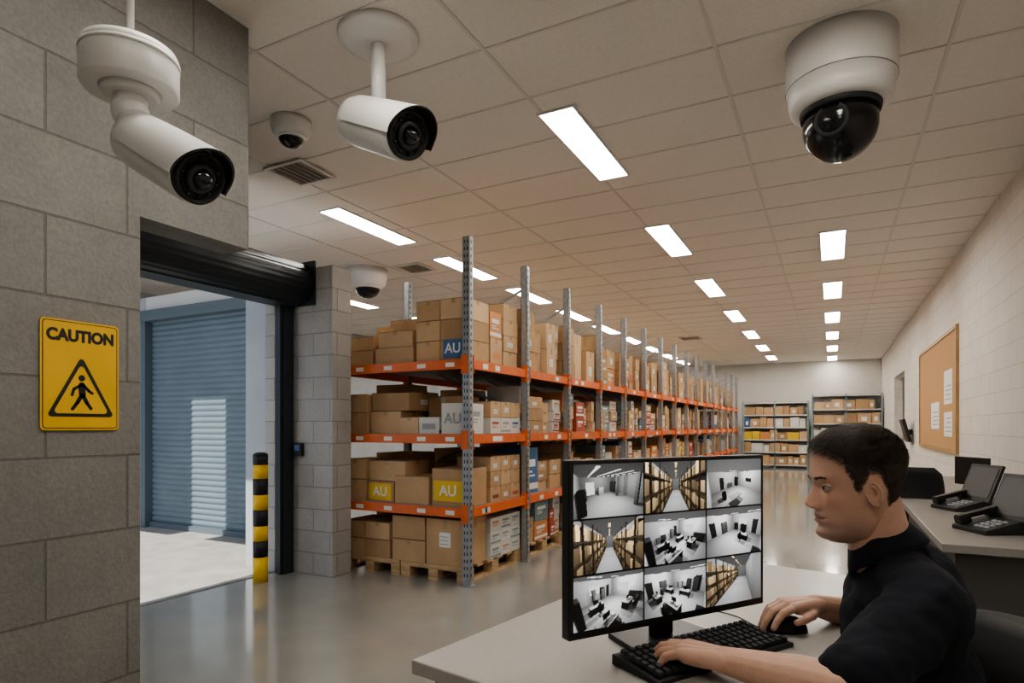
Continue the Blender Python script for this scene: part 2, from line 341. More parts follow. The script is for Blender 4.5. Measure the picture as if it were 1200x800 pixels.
# ------------------------------------------------------------------ surveillance cameras
def bullet(name, top, plate_r, boxh, rod_to, stem, body_c, direction, L, R, mount='box'):
    b = MB(); top = Vector(top); d = Vector(direction).normalized()
    if mount == 'box':
        b.lathe([(plate_r * 0.97, 0), (plate_r, 0.008), (plate_r, boxh - 0.02), (plate_r * 0.95, boxh - 0.004), (plate_r * 0.9, boxh)], M['white'], top - Vector((0, 0, boxh)), n=48)
        b.lathe([(plate_r * 1.02, 0), (plate_r * 1.02, 0.012)], M['white2'], top - Vector((0, 0, boxh * 0.3)), n=48)
        b.cyl(top, (top.x, top.y, rod_to), 0.011, M['white']); base = top - Vector((0, 0, boxh))
        b.lathe([(0.075, -0.02), (0.09, 0)], M['white2'], base, n=36)
    else:
        b.lathe([(plate_r * 0.35, -boxh), (plate_r * 0.80, -boxh * 0.8), (plate_r * .97, -boxh * 0.6), (plate_r, -boxh * 0.4), (plate_r, 0)], M['white'], top, n=48); base = top - Vector((0, 0, boxh))
    side = d.cross(Vector((0, 0, 1))).normalized()
    c = Vector(body_c)
    back = c - d * L / 2; up = side.cross(d).normalized()
    if mount == 'box':
        elbow = base - Vector((0, 0, stem))
        b.cyl(base + Vector((0, 0, 0.01)), elbow, 0.050, M['white'], n=28)
        b.ell(elbow, (0.056,) * 3, M['white'], None, 28, 16)
        b.caps(elbow, back + d * L * 0.16, 0.050, 0.05, M['white'], 24)
    else:
        top_pt = c - d * L * .12 + up * R * .9
        b.cyl((top.x, top.y, base.z + .01), (top.x, top.y, top_pt.z), 0.040, M['white'], n=28); b.ell((top.x, top.y, top_pt.z), (.046,) * 3, M['white'], None, 24, 14)
        b.caps((top.x, top.y, top_pt.z), top_pt - up * .03, .045, .05, M['white'], 24)
    b.lathe([(R * 0.45, -0.012), (R * 0.8, 0), (R * 0.93, 0.02), (R * 0.97, 0.06), (R, L * 0.9), (R * 0.96, L * 0.95), (R * 0.86, L * 0.955)], M['white'], back, d, 48)
    b.lathe([(R * 0.90, 0), (R * 0.90, 0.03), (R * 0.80, 0.032), (R * 0.78, 0.012)], M['blackm'], back + d * (L * 0.945), d, 48)
    b.lathe([(R * 0.52, 0), (R * 0.5, 0.022), (R * 0.40, 0.024)], M['lensring'], back + d * (L * 0.95 + 0.01), d, 40)
    b.ell(back + d * (L * 0.95 + 0.028), (R * 0.36,) * 3, M['glass'], None, 28, 16)
    for a in range(10):
        an = 2 * math.pi * a / 10; q = back + d * (L * 0.95 + 0.02) + (side * math.cos(an) + up * math.sin(an)) * R * 0.66
        b.ell(q, (R * 0.07,) * 3, M['glass'], None, 10, 6)
    rings = []
    for (t, off) in [(0.15, 0.004), (0.6, 0.010), (1.0, 0.012), (1.13, 0.012), (1.13, 0.004), (1.0, 0.003), (0.6, 0.002), (0.15, 0.0)]:
        ring = []
        for k in range(25):
            an = math.radians(-12 + 204 * k / 24)
            lo_ = t if t < 1.05 else t - 0.10 * (1 - math.sin(max(0, an))) if math.sin(an) > 0 else t - 0.10
            ring.append(back + d * (L * lo_) + (side * math.cos(an) + up * math.sin(an)) * (R + off))
        rings.append(ring)
    b.loft(rings[:4], M['white'], True, False, False); b.loft(rings[3:6], M['blackm'], False, False, False); b.loft(rings[5:], M['blackm'], True, False, False)
    return b.obj(name)
bullet('bullet_security_camera', P(-1.242, 2.0, 1.35 + 1.225), 0.142, 0.135, CH, 0.07, P(-1.10, 1.95, 2.205), Dv(0.78, -0.34, -0.50), 0.35, 0.090)
bullet('bullet_security_camera', P(-0.75, 3.45, CH), 0.222, 0.06, CH, 0.26, P(-0.71, 3.33, 2.970), Dv(0.68, -0.60, -0.44), 0.54, 0.135, 'plate')
def ptz(name, top, Rr, hh):
    b = MB(); top = Vector(top)
    b.lathe([(Rr * 0.76, -hh), (Rr * 0.90, -hh * 0.96), (Rr * 0.94, -hh * 0.84), (Rr * 0.95, -hh * 0.68), (Rr * 0.985, -hh * 0.66), (Rr, -hh * 0.62), (Rr, -0.0)], M['white'], top, n=64, sm=True)
    b.lathe([(Rr * 1.004, -hh * .645), (Rr * 1.004, -hh * .635)], M['galv'], top, n=64)
    b.lathe([(Rr * 0.72, -hh - 0.03), (Rr * 0.75, -hh + 0.02)], M['blackm'], top, n=64)
    rb = Rr * 0.68; c = top - Vector((0, 0, hh + 0.09))
    prof = [(0, -rb)] + [(rb * math.sin(a), -rb * math.cos(a)) for a in [math.pi / 2 * i / 12 for i in range(1, 13)]] + [(rb, 0.08)]
    b.lathe(prof, M['smoked'], c, n=56)
    d = (P(0, 0, 1.35) - c).normalized(); d = (d + P(-0.30, 0, 0.25)).normalized()
    b.lathe([(rb * 0.46, rb * 0.80), (rb * 0.45, rb * 0.93), (rb * 0.36, rb * 0.945), (rb * 0.34, rb * 0.90)], M['blackm'], c, d, 40)
    b.ell(c + d * rb * 0.66, (rb * 0.32,) * 3, M['smoked'], None, 24, 14)
    return b.obj(name)
ptz('ptz_dome_camera', P(1.885, 3.53, CH), 0.288, 0.385)
def dome(name, top, Rr, hh):
    b = MB(); top = Vector(top)
    b.lathe([(Rr * 0.72, -hh), (Rr * 0.9, -hh * 0.8), (Rr, -hh * 0.45), (Rr, 0)], M['white'], top, n=48)
    rb = Rr * 0.62; c = top - Vector((0, 0, hh))
    b.lathe([(rb * math.sin(a) if a else 0, -rb * 0.85 * math.cos(a)) for a in [math.pi / 2 * i / 10 for i in range(11)]], M['smoked'], c, n=40)
    b.lathe([(rb * 1.12, -0.015), (rb * 1.16, 0.0)], M['white2'], c, n=40)
    return b.obj(name)
dome('dome_security_camera', P(-1.59, 4.42, CH), 0.14, 0.12)
dome('dome_security_camera', P(-2.02, 8.6, CH), 0.27, 0.26)

# ------------------------------------------------------------------ pallet rack
RX0, RX1, RY0, BAY, NB = -4.20, -2.74, 4.45, 1.10, 15
LV = [0.66, 1.29, 1.93]
b = MB()
for k in range(NB + 1):
    y = RY0 + BAY * k
    for xi, x in enumerate((RX1, RX0)):
        top = 2.96
        if k == 0 and xi == 1: top = 2.02
        b.bx(x - 0.035, x + 0.035, y - 0.03, y - 0.025, 0, top, M['galv']); b.bx(x + 0.03, x + 0.035, y - 0.03, y + 0.03, 0, top, M['galv'])
        b.bx(x - 0.035, x - 0.03, y - 0.03, y + 0.03, 0, top, M['galv']); b.bx(x - 0.05, x + 0.05, y - 0.045, y + 0.045, 0, 0.01, M['galv'])
        if k < 6:
            z = 0.08
            while z < top - 0.03:
                b.bx(x + 0.0350, x + 0.0358, y - 0.010, y + 0.004, z, z + 0.028, M['hole'])
                if k == 0:
                    b.bx(x - 0.018, x - 0.008, y - 0.0308, y - 0.03, z, z + 0.028, M['hole']); b.bx(x + 0.008, x + 0.018, y - 0.0308, y - 0.03, z, z + 0.028, M['hole'])
                z += 0.06
    if k > 0:
        zs = [0.15, 0.8, 1.45, 2.1, 2.75]
        for i in range(4):
            a, c = (RX0, RX1) if i % 2 else (RX1, RX0)
            b.beam((a, y + 0.012, zs[i]), (c, y + 0.012, zs[i + 1]), 0.022, 0.022, M['galv'])
    if k < NB:
        for z in LV:
            for x in (RX1 + 0.005, RX0 - 0.005):
                b.bx(x - 0.022, x + 0.022, y + 0.032, y + BAY - 0.032, z - 0.085, z - 0.005, M['orange'])
                b.bx(x - 0.03, x + 0.037, y + 0.031, y + 0.040, z - 0.13, z + 0.03, M['orange']); b.bx(x - 0.03, x + 0.037, y + BAY - 0.040, y + BAY - 0.031, z - 0.13, z + 0.03, M['orange'])
            b.bx(RX0 + 0.02, RX1 - 0.02, y, y + BAY, z - 0.012, z, M['shelf'])
            for t in range(2):
                if rnd() < 0.75:
                    yy = y + U(0.15, 0.8); b.bx(RX1 + 0.0275, RX1 + 0.0285, yy, yy + 0.09, z - 0.07, z - 0.025, M['paper'])
for z in LV:
    b.bx(RX0 + 0.035, RX1 - 0.035, RY0 - 0.022, RY0 + 0.022, z - 0.085, z - 0.005, M['orange'])
    b.bx(RX0 - 0.01, RX0 + 0.045, RY0 - 0.037, RY0 - 0.030, z - 0.13, z + 0.03, M['orange']); b.bx(RX1 - 0.045, RX1 + 0.02, RY0 - 0.037, RY0 - 0.030, z - 0.13, z + 0.03, M['orange'])
    for x in (-3.95, -3.62, -3.25, -2.95): b.bx(x, x + 0.09, RY0 - 0.024, RY0 - 0.0225, z - 0.065, z - 0.028, M['paper'])
rack = b.obj('pallet_rack')

pb = MB()
pw, pl = 0.70, 1.02
for i in range(6): pb.bx(-pw / 2, pw / 2, -pl / 2 + i * (pl - 0.1) / 5, -pl / 2 + i * (pl - 0.1) / 5 + 0.1, 0.115, 0.135, M['wood'])
for x in (-pw / 2, -0.05, pw / 2 - 0.1):
    for y in (-pl / 2, -0.06, pl / 2 - 0.12): pb.bx(x, x + 0.1, y, y + 0.12, 0.02, 0.095, M['wood'])
    pb.bx(x, x + 0.1, -pl / 2, pl / 2, 0.0, 0.02, M['wood'])
for y in (-pl / 2, -0.06, pl / 2 - 0.12): pb.bx(-pw / 2, pw / 2, y, y + 0.12, 0.095, 0.115, M['wood'])
first = None
for k in range(NB):
    for x in (-3.125, -3.84):
        if first is None: first = o = pb.obj('wooden_pallet')
        else: o = bpy.data.objects.new('wooden_pallet', first.data); bpy.context.collection.objects.link(o)
        o.location = (x, RY0 + BAY * k + BAY / 2, 0)

# ------------------------------------------------------------------ boxes
goods = empty('stacked_cardboard_boxes', (0, 0, 0))
b = MB()
def xq(x, ya, yb, za, zb, mt): b.poly([(x, ya, za), (x, yb, za), (x, yb, zb), (x, ya, zb)], mt)
def yq(y, xa, xb, za, zb, mt): b.poly([(xa, y, za), (xb, y, za), (xb, y, zb), (xa, y, zb)], mt)
def carton(x0, x1, y0, y1, z0, z1, mt=None, label=None, detail=True):
    mt = mt or random.choice(M['cards']); g = 0.004
    x0 += g; x1 -= g; y0 += g; y1 -= g; z1 -= g
    b.bx(x0, x1, y0, y1, z0, z1, mt)
    if not detail: return
    e_ = 0.0012; iscard = mt in M['cards']
    xm = (x0 + x1) / 2; ym = (y0 + y1) / 2; h = z1 - z0; wy = y1 - y0
    if iscard:
        yq(y0 - e_, xm - .022, xm + .022, z1 - .22 * h, z1, M['tape']); xq(x1 + e_, ym - .022, ym + .022, z1 - .2 * h, z1, M['tape'])
        yq(y0 - e_, x0, x1, z1 - .003, z1 + .001, M['seam'])
    r = rnd()
    if not iscard:
        c2 = random.choice([M['papertxt'], M['cred'], M['cblue'], M['cards'][1], M['cteal'], M['corg']]) if mt is M['cwhite'] else M['paper']
        if r < .5: xq(x1 + e_, y0, y1, z0 + h * .08, z0 + h * .22, c2)
        xq(x1 + 2 * e_, y0 + wy * .15, y0 + wy * .8, z0 + h * .58, z0 + h * .74, c2)
        for q in range(2): xq(x1 + 2 * e_, y0 + wy * .15, y0 + wy * U(.5, .8), z0 + h * (.36 + .09 * q), z0 + h * (.40 + .09 * q), c2)
    elif label is None and r < 0.5:
        w = min(0.11, wy * 0.4); yy = ym + U(-0.2, 0.2) * wy * 0.5; zz = z0 + h * U(0.35, 0.5)
        xq(x1 + e_, yy - w / 2, yy + w / 2, zz - h * .15, zz + h * .15, M['paper'])
        for q in range(3): xq(x1 + 2 * e_, yy - w * .4, yy + w * .35, zz - h * (0.10 - 0.08 * q), zz - h * (0.08 - 0.08 * q), M['papertxt'])
    elif label is None and r < .66:
        xq(x1 + e_, y0 + wy * .2, y0 + wy * .8, z0 + h * .2, z0 + h * .45, random.choice([M['cred'], M['cred'], M['corg'], M['cblue'], M['seam']]))
    if label == 'paper':
        w = (x1 - x0) * 0.3; zz = z0 + h * 0.55
        yq(y0 - e_, xm - w / 2, xm + w / 2, zz - h * .16, zz + h * .16, M['paper'])
        for q in range(3): yq(y0 - 2 * e_, xm - w * .4, xm + w * .3, zz - h * (0.10 - 0.08 * q), zz - h * (0.085 - 0.08 * q), M['papertxt'])
def aulabel(x, y, z, w, h, bg, fg, i, size):
    if bg: yq(y - .002, x - w / 2, x + w / 2, z - h / 2, z + h / 2, bg)
    text('AU', size, (x, y - 0.004, z), (math.pi / 2, 0, 0), fg, 'box_print_%d' % i, goods, 0.002)
C = M['cards']; Y0 = 4.49
z = LV[2]
carton(-4.16, -3.80, Y0, Y0 + .4, z, z + .14, C[1]); carton(-4.14, -3.80, Y0, Y0 + .4, z + .14, z + .27, C[4])
carton(-3.78, -3.34, Y0, Y0 + .4, z, z + .15, C[0]); carton(-3.76, -3.36, Y0 + .02, Y0 + .4, z + .15, z + .30, C[2]); carton(-3.70, -3.34, Y0 + .12, Y0 + .5, z + .30, z + .42, C[0])
for i in range(3):
    carton(-3.31, -3.05, Y0, Y0 + .4, z + .18 * i, z + .18 * (i + 1), C[(i * 2) % 6]); carton(-3.05, -2.78, Y0, Y0 + .4, z + .18 * i, z + .18 * (i + 1), C[(i * 2 + 1) % 6])
aulabel(-2.915, Y0, z + 0.10, 0.20, 0.16, M['cblue'], M['paper'], 0, 0.12)
z = LV[1]
carton(-4.15, -3.87, Y0, Y0 + .4, z, z + .2, C[1]); carton(-4.14, -3.88, Y0, Y0 + .4, z + .2, z + .37, C[0])
carton(-3.86, -3.50, Y0 + .03, Y0 + .45, z, z + .21, C[2]); carton(-3.86, -3.42, Y0 + .05, Y0 + .45, z + .21, z + .38, C[3])
carton(-3.49, -3.28, Y0, Y0 + .3, z, z + .15, C[5]); carton(-3.28, -3.06, Y0, Y0 + .3, z, z + .15, M['cwhite']); yq(Y0 - .001, -3.24, -3.10, z + .04, z + .09, M['papertxt']); carton(-3.4, -3.06, Y0 + .32, Y0 + .7, z, z + .35, C[3])
carton(-3.04, -2.79, Y0, Y0 + .32, z, z + .27, M['cwhite']); aulabel(-2.915, Y0, z + 0.13, 0, 0, None, M['papertxt'], 1, 0.13)
z = LV[0]
carton(-4.15, -3.88, Y0, Y0 + .4, z, z + .2, C[0]); carton(-4.15, -3.89, Y0, Y0 + .4, z + .2, z + .39, C[2])
carton(-3.87, -3.56, Y0, Y0 + .4, z, z + .19, C[4]); carton(-3.87, -3.44, Y0 + .02, Y0 + .4, z + .19, z + .38, C[2]); aulabel(-3.715, Y0, z + 0.09, 0.26, 0.15, M['cyel'], M['paper'], 2, 0.12)
carton(-3.55, -3.17, Y0, Y0 + .4, z, z + .25, C[0], 'x'); carton(-3.14, -2.79, Y0, Y0 + .38, z, z + .33, C[1], 'x'); aulabel(-2.965, Y0, z + 0.13, 0.30, 0.18, M['cyel'], M['paper'], 3, 0.13)
z = 0.137
carton(-4.15, -3.90, Y0, Y0 + .4, z, z + .17, C[0]); carton(-4.15, -3.90, Y0, Y0 + .4, z + .17, z + .33, C[1]); carton(-3.90, -3.60, Y0, Y0 + .4, z, z + .17, C[3]); carton(-3.90, -3.61, Y0, Y0 + .4, z + .17, z + .33, C[2])
carton(-3.58, -3.21, Y0, Y0 + .4, z, z + .2, C[0]); carton(-3.58, -3.21, Y0, Y0 + .4, z + .2, z + .41, C[4]); carton(-3.20, -2.80, Y0, Y0 + .38, z, z + .41, C[0], 'paper')
xf = RX1 - 0.02
def pick(k, li):
    r = rnd()
    if r < (0.55 if li != 3 else .78): return random.choice(C)
    return random.choice([M['cwhite'], M['cwhite'], M['cwhite'], M['cred'], M['corg'], M['cteal'], M['cblue'], C[5], C[5], M['cyel'] if rnd() < .3 else M['cwhite']])
for k in range(NB):
    for li, z0 in enumerate([0.137] + LV):
        y = RY0 + BAY * k + 0.05; yend = RY0 + BAY * (k + 1) - 0.05
        if k == 0: y = Y0 + 0.41
        hmax = [0.42, 0.50, 0.50, 0.66][li]
        if k == 0 and li in (0, 1, 2):
            nn = 3
            wy = (yend - y) / nn
            for i in range(nn):
                for j in range([3, 3, 2][li]):
                    hh_ = [.125, .14, .15][li]; mt_ = M['cwhite'] if li in (0, 2) else C[(i + j) % 3]
                    if li == 2 and j == 1: mt_ = C[2]
                    carton(xf - .38, xf - .01, y + i * wy, y + (i + 1) * wy, z0 + j * hh_, z0 + (j + 1) * hh_, mt_)
            y = yend
        while y < yend - 0.1:
            w = min(U(0.14, 0.38), yend - y)
            if yend - y - w < 0.12: w = yend - y
            tot = hmax * U(0.55, 1.0); n = random.choice([1, 2, 2, 3, 3, 4]) if tot > .3 else random.choice([1, 2])
            mt = pick(k, li) if li != 3 or k > 2 else random.choice(C); dx = U(0, 0.08); dep = U(0.35, 0.5)
            for i in range(n):
                carton(xf - dep - dx, xf - dx - U(0, .02), y + U(0, .01), y + w - U(0, .012), z0 + tot * i / n, z0 + tot * (i + 1) / n, mt if rnd() < .7 else pick(k, li), detail=k < 9)
            y += w + (0.01 if rnd() < .75 else 0.06)
        y = RY0 + BAY * k + 0.05 + (0.45 if k == 0 else 0)
        while y < yend - 0.1:
            w = min(U(0.3, 0.5), yend - y); tot = hmax * U(0.55, 1.0)
            carton(-4.15, -3.75, y, y + w, z0, z0 + tot, random.choice(C), detail=False)
            if rnd() < .7: carton(-3.73, -3.36, y, y + w, z0, z0 + tot * U(.6, 1), random.choice(C), detail=False)
            y += w + .02
b.obj('cartons', goods)

# ------------------------------------------------------------------ far shelving
def shelving(name, x0, x1, y0, y1, top, seedcols):
    b = MB(); n = 2; w = (x1 - x0) / n
    for i in range(n + 1):
        for y in (y0, y1): b.bx(x0 + i * w - 0.02, x0 + i * w + 0.02, y - 0.02, y + 0.02, 0, top, M['cteal'])
    for i in range(6):
        z = 0.08 + i * (top - 0.16) / 5; b.bx(x0, x1, y0, y1, z, z + 0.035, M['white2'])
        if i < 5:
            x = x0 + 0.04
            while x < x1 - 0.2:
                ww = min(U(0.15, 0.38), x1 - .03 - x); h = U(0.22, 0.34); b.bx(x, x + ww, y0 + 0.02, y1 - 0.05, z + 0.035, z + 0.035 + h, random.choice(seedcols[i % len(seedcols)]))
                if rnd() < .4: b.bx(x + ww * .3, x + ww * .7, y0 + 0.018, y0 + .0195, z + 0.05 + h * .2, z + 0.05 + h * .6, M['paper'])
                x += ww + 0.015
    b.bx(x0, x1, y1, y1 + 0.01, 0.1, top, M['galv'])
    return b.obj(name)
sc = [[C[0], C[1], C[5]], [C[1], M['cblue'], C[2], M['cwhite']], [C[3], C[5], M['cyel'], M['corg']], [M['cblue'], M['cwhite'], C[2], C[0]], [C[0], C[3], C[2]]]
shelving('storage_shelving', -2.65, -0.68, 21.9, 22.45, 2.2, sc); shelving('storage_shelving', -0.55, 1.35, 21.9, 22.45, 2.4, sc[1:] + sc[:1])

# ------------------------------------------------------------------ cork board on right wall
b = MB(); X = 1.42; y0c, y1c = 9.5, 13.1
b.bx(X - 0.02, X, y0c, y1c, 1.05, 2.60, M['cork'])
for a in [(y0c - .05, y0c, 1.0, 2.65), (y1c, y1c + .05, 1.0, 2.65), (y0c, y1c, 1.0, 1.05), (y0c, y1c, 2.60, 2.65)]: b.bx(X - 0.035, X, *a, M['corkframe'])
for (y0, y1, z0, z1) in [(9.8, 10.45, 1.22, 1.55), (9.8, 10.45, 1.66, 2.12), (10.9, 11.7, 1.32, 1.72)]:
    b.bx(X - 0.024, X - 0.0205, y0, y1, z0, z1, M['paper'])
    for q in range(4): b.bx(X - 0.0255, X - 0.024, y0 + .08, y1 - .08 - .2 * rnd(), z0 + .06 + q * .06, z0 + .075 + q * .06, M['papertxt'])
b.obj('cork_notice_board')
b = MB(); b.box((1.30, 14.5, 1.28), (0.06, 0.60, 0.46), M['black'], Matrix.Rotation(-0.25, 3, 'Y')); b.bx(1.30, 1.42, 14.45, 14.55, 1.2, 1.3, M['blackm']); b.obj('wall_terminal', bevel=0.01)

# ------------------------------------------------------------------ right counter
b = MB(); b.bx(0.46, 1.40, 3.5, 5.6, 0.76, 0.80, M['counter']); b.bx(0.52, 1.40, 3.56, 5.55, 0, 0.76, M['deskdk']); b.obj('service_counter', bevel=0.004)
b = MB(); b.bx(0.75, 1.40, 6.6, 9.2, 0.70, 0.74, M['counter']); b.bx(0.78, 0.82, 6.65, 9.15, 0, 0.70, M['deskdk']); b.bx(0.82, 1.38, 6.65, 6.69, 0, 0.70, M['deskdk']); b.bx(0.82, 1.38, 9.1, 9.15, 0, 0.70, M['deskdk']); b.obj('office_desk', bevel=0.004)
def phone(name, x, y, z, rot, s=1.0):
    e = empty(name, (x, y, z)); e.rotation_euler = (0, 0, rot); e.scale = (s, s, s)
    b = MB()
    b.loft([[(-.1, -.1, 0), (.1, -.1, 0), (.1, .1, 0), (-.1, .1, 0)], [(-.1, -.1, .02), (.1, -.1, .02), (.1, .1, .07), (-.1, .1, .07)]], M['blackm'], False)
    Rm = Matrix.Rotation(math.radians(14), 3, 'X')
    for i in range(4):
        for j in range(3): b.box((0.01 + j * 0.028, -0.07 + i * 0.026, 0.030 + i * 0.0066), (0.02, 0.017, 0.008), M['papertxt'], Rm)
    for yy in (-0.075, 0.06): b.box((-0.065, yy, 0.047 + (yy + .075) * 0.25), (0.045, 0.05, 0.034), M['black'], Rm)
    b.box((-0.065, -0.008, 0.075), (0.036, 0.19, 0.022), M['black'], Rm)
    b.obj('base', e, bevel=0.004)
    b = MB(); Rs = Matrix.Rotation(math.radians(68), 3, 'X')
    b.box((0.02, 0.10, 0.15), (0.22, 0.21, 0.016), M['black'], Rs); b.box((0.02, 0.0912, 0.1535), (0.19, 0.17, 0.002), M['screenoff'], Rs); b.box((0.02, .13, .06), (0.05, 0.02, 0.1), M['blackm'])
    b.obj('display', e, bevel=0.004)
phone('desk_phone', 0.74, 4.02, 0.80, math.radians(-62), 1.2); phone('desk_phone', 0.76, 5.0, 0.80, math.radians(-62), 1.2)
b = MB(); b.caps((0.98, 3.78, 0.84), (1.06, 3.92, 0.90), 0.022, 0.02, M['black']); b.box((1.02, 3.86, 0.835), (0.12, 0.18, 0.07), M['blackm'], 0.4); b.obj('phone_handset_cradle', bevel=0.006)

def chair(name, loc, rot, seat=0.5, backtop=0.95):
    e = empty(name, loc); e.rotation_euler = (0, 0, rot)
    b = MB()
    b.box((0, 0, seat - 0.04), (0.46, 0.46, 0.08), M['blackm']); b.obj('seat', e, bevel=0.03)
    rings = []
    for i in range(9):
        t = i / 8; z = seat + 0.10 + (backtop - seat - 0.10) * t; wv = 0.20 + 0.03 * math.sin(math.pi * t); x = 0.25 + 0.03 * t - 0.03 * math.sin(math.pi * t)
        if i in (0, 8): wv *= 0.8
        ring = []
        for j in range(20):
            a = 2 * math.pi * j / 20; c_, s_ = math.cos(a), math.sin(a)
            ring.append((x + 0.028 * (abs(c_) ** .5) * (1 if c_ > 0 else -1) + 0.03 * -(abs(s_) ** 2) * 1.0, wv * (abs(s_) ** .6) * (1 if s_ > 0 else -1), z))
        rings.append(ring)
    b = MB(); b.loft(rings, M['blackm'], True); b.obj('backrest', e)
    b = MB(); b.beam((0.1, 0, seat - 0.08), (0.27, 0, seat + 0.02), 0.06, 0.02, M['black']); b.beam((0.27, 0, seat), (0.27, 0, seat + 0.2), 0.02, 0.06, M['black'])
    b.cyl((0, 0, 0.1), (0, 0, seat - 0.08), 0.028, M['black'])
    for i in range(5):
        a = 2 * math.pi * i / 5; b.beam((0, 0, 0.11), (0.28 * math.cos(a), 0.28 * math.sin(a), 0.08), 0.04, 0.03, M['black']); b.cyl((0.28 * math.cos(a) - .012, 0.28 * math.sin(a), 0.03), (0.28 * math.cos(a) + .012, 0.28 * math.sin(a), 0.03), 0.03, M['black'])
    b.obj('base', e)
    for s in (-1, 1):
        b = MB(); b.beam((0, s * .24, seat - .04), (0.05, s * .27, seat + .18), .03, .02, M['black']); b.box((0.02, s * .27, seat + .19), (.24, .06, .025), M['blackm']); b.obj('armrest_%d' % (s + 2), e)
    return e
chair('office_chair', (0.62, 6.25, 0), math.radians(-100), 0.5, 1.02); chair('office_chair', (0.45, 7.9, 0), math.radians(-170), 0.5, 1.0)
b = MB(); b.box((1.15, 7.0, 0.94), (0.03, 0.4, 0.26), M['black'], 0.5); b.cyl((1.15, 7.0, 0.74), (1.15, 7.0, 0.85), 0.02, M['black']); b.box((1.15, 7.0, 0.745), (.16, .22, .01), M['black']); b.obj('computer_monitor', bevel=0.004)

# ------------------------------------------------------------------ security desk
DZ = 0.85
A0 = Vector((-0.216, 1.32)); av = Vector((0.607, 0.795)); bv = Vector((0.795, -0.607))
def DK(a, b_, z=0.0):
    q = A0 + av * a + bv * b_; return P(q.x, q.y, z)
def prism(mb, a0, a1, b0, b1, z0, z1, mt):
    mb.loft([[DK(a0, b0, z0), DK(a0, b1, z0), DK(a1, b1, z0), DK(a1, b0, z0)], [DK(a0, b0, z1), DK(a0, b1, z1), DK(a1, b1, z1), DK(a1, b0, z1)]], mt, False)
b = MB(); prism(b, 0, 1.42, 0, 0.74, DZ - 0.03, DZ, M['desk']); prism(b, 0.03, 0.06, 0.04, 0.70, 0, DZ - 0.03, M['deskedge']); prism(b, 1.36, 1.39, 0.04, 0.70, 0, DZ - 0.03, M['deskedge']); prism(b, 0.06, 1.36, 0.05, 0.07, 0.15, DZ - 0.03, M['deskedge'])
b.obj('security_desk', bevel=0.003)

# ------------------------------------------------------------------ monitor with 3x3 camera feeds
mon = empty('surveillance_monitor', P(0.376, 1.41, 0))
wdir = (P(0.635, 1.55) - P(0.118, 1.27)).normalized(); wz = Vector((0, 0, 1)); wn = wdir.cross(wz)
RM = Matrix((wdir, -wn, wz)).transposed()
mon.rotation_euler = RM.to_euler()
W, H = 0.588, 0.375; z0m = 0.905
b = MB(); b.bx(-W / 2, W / 2, 0.0, 0.028, z0m, z0m + H, M['black']); b.bx(-0.2, 0.2, 0.028, 0.05, z0m + 0.06, z0m + 0.3, M['blackm']); b.obj('bezel', mon, bevel=0.003)
b = MB(); b.bx(-0.03, 0.03, 0.04, 0.06, DZ + 0.012, z0m + 0.2, M['black'])
b.obj('stand_neck', mon, bevel=0.003)
b = MB(); b.loft([[(-.13, -.07, DZ), (.13, -.07, DZ), (.11, .11, DZ), (-.11, .11, DZ)], [(-.13, -.07, DZ + .010), (.13, -.07, DZ + .010), (.11, .11, DZ + .014), (-.11, .11, DZ + .014)]], M['black'], False); b.obj('stand_base', mon, bevel=0.002)
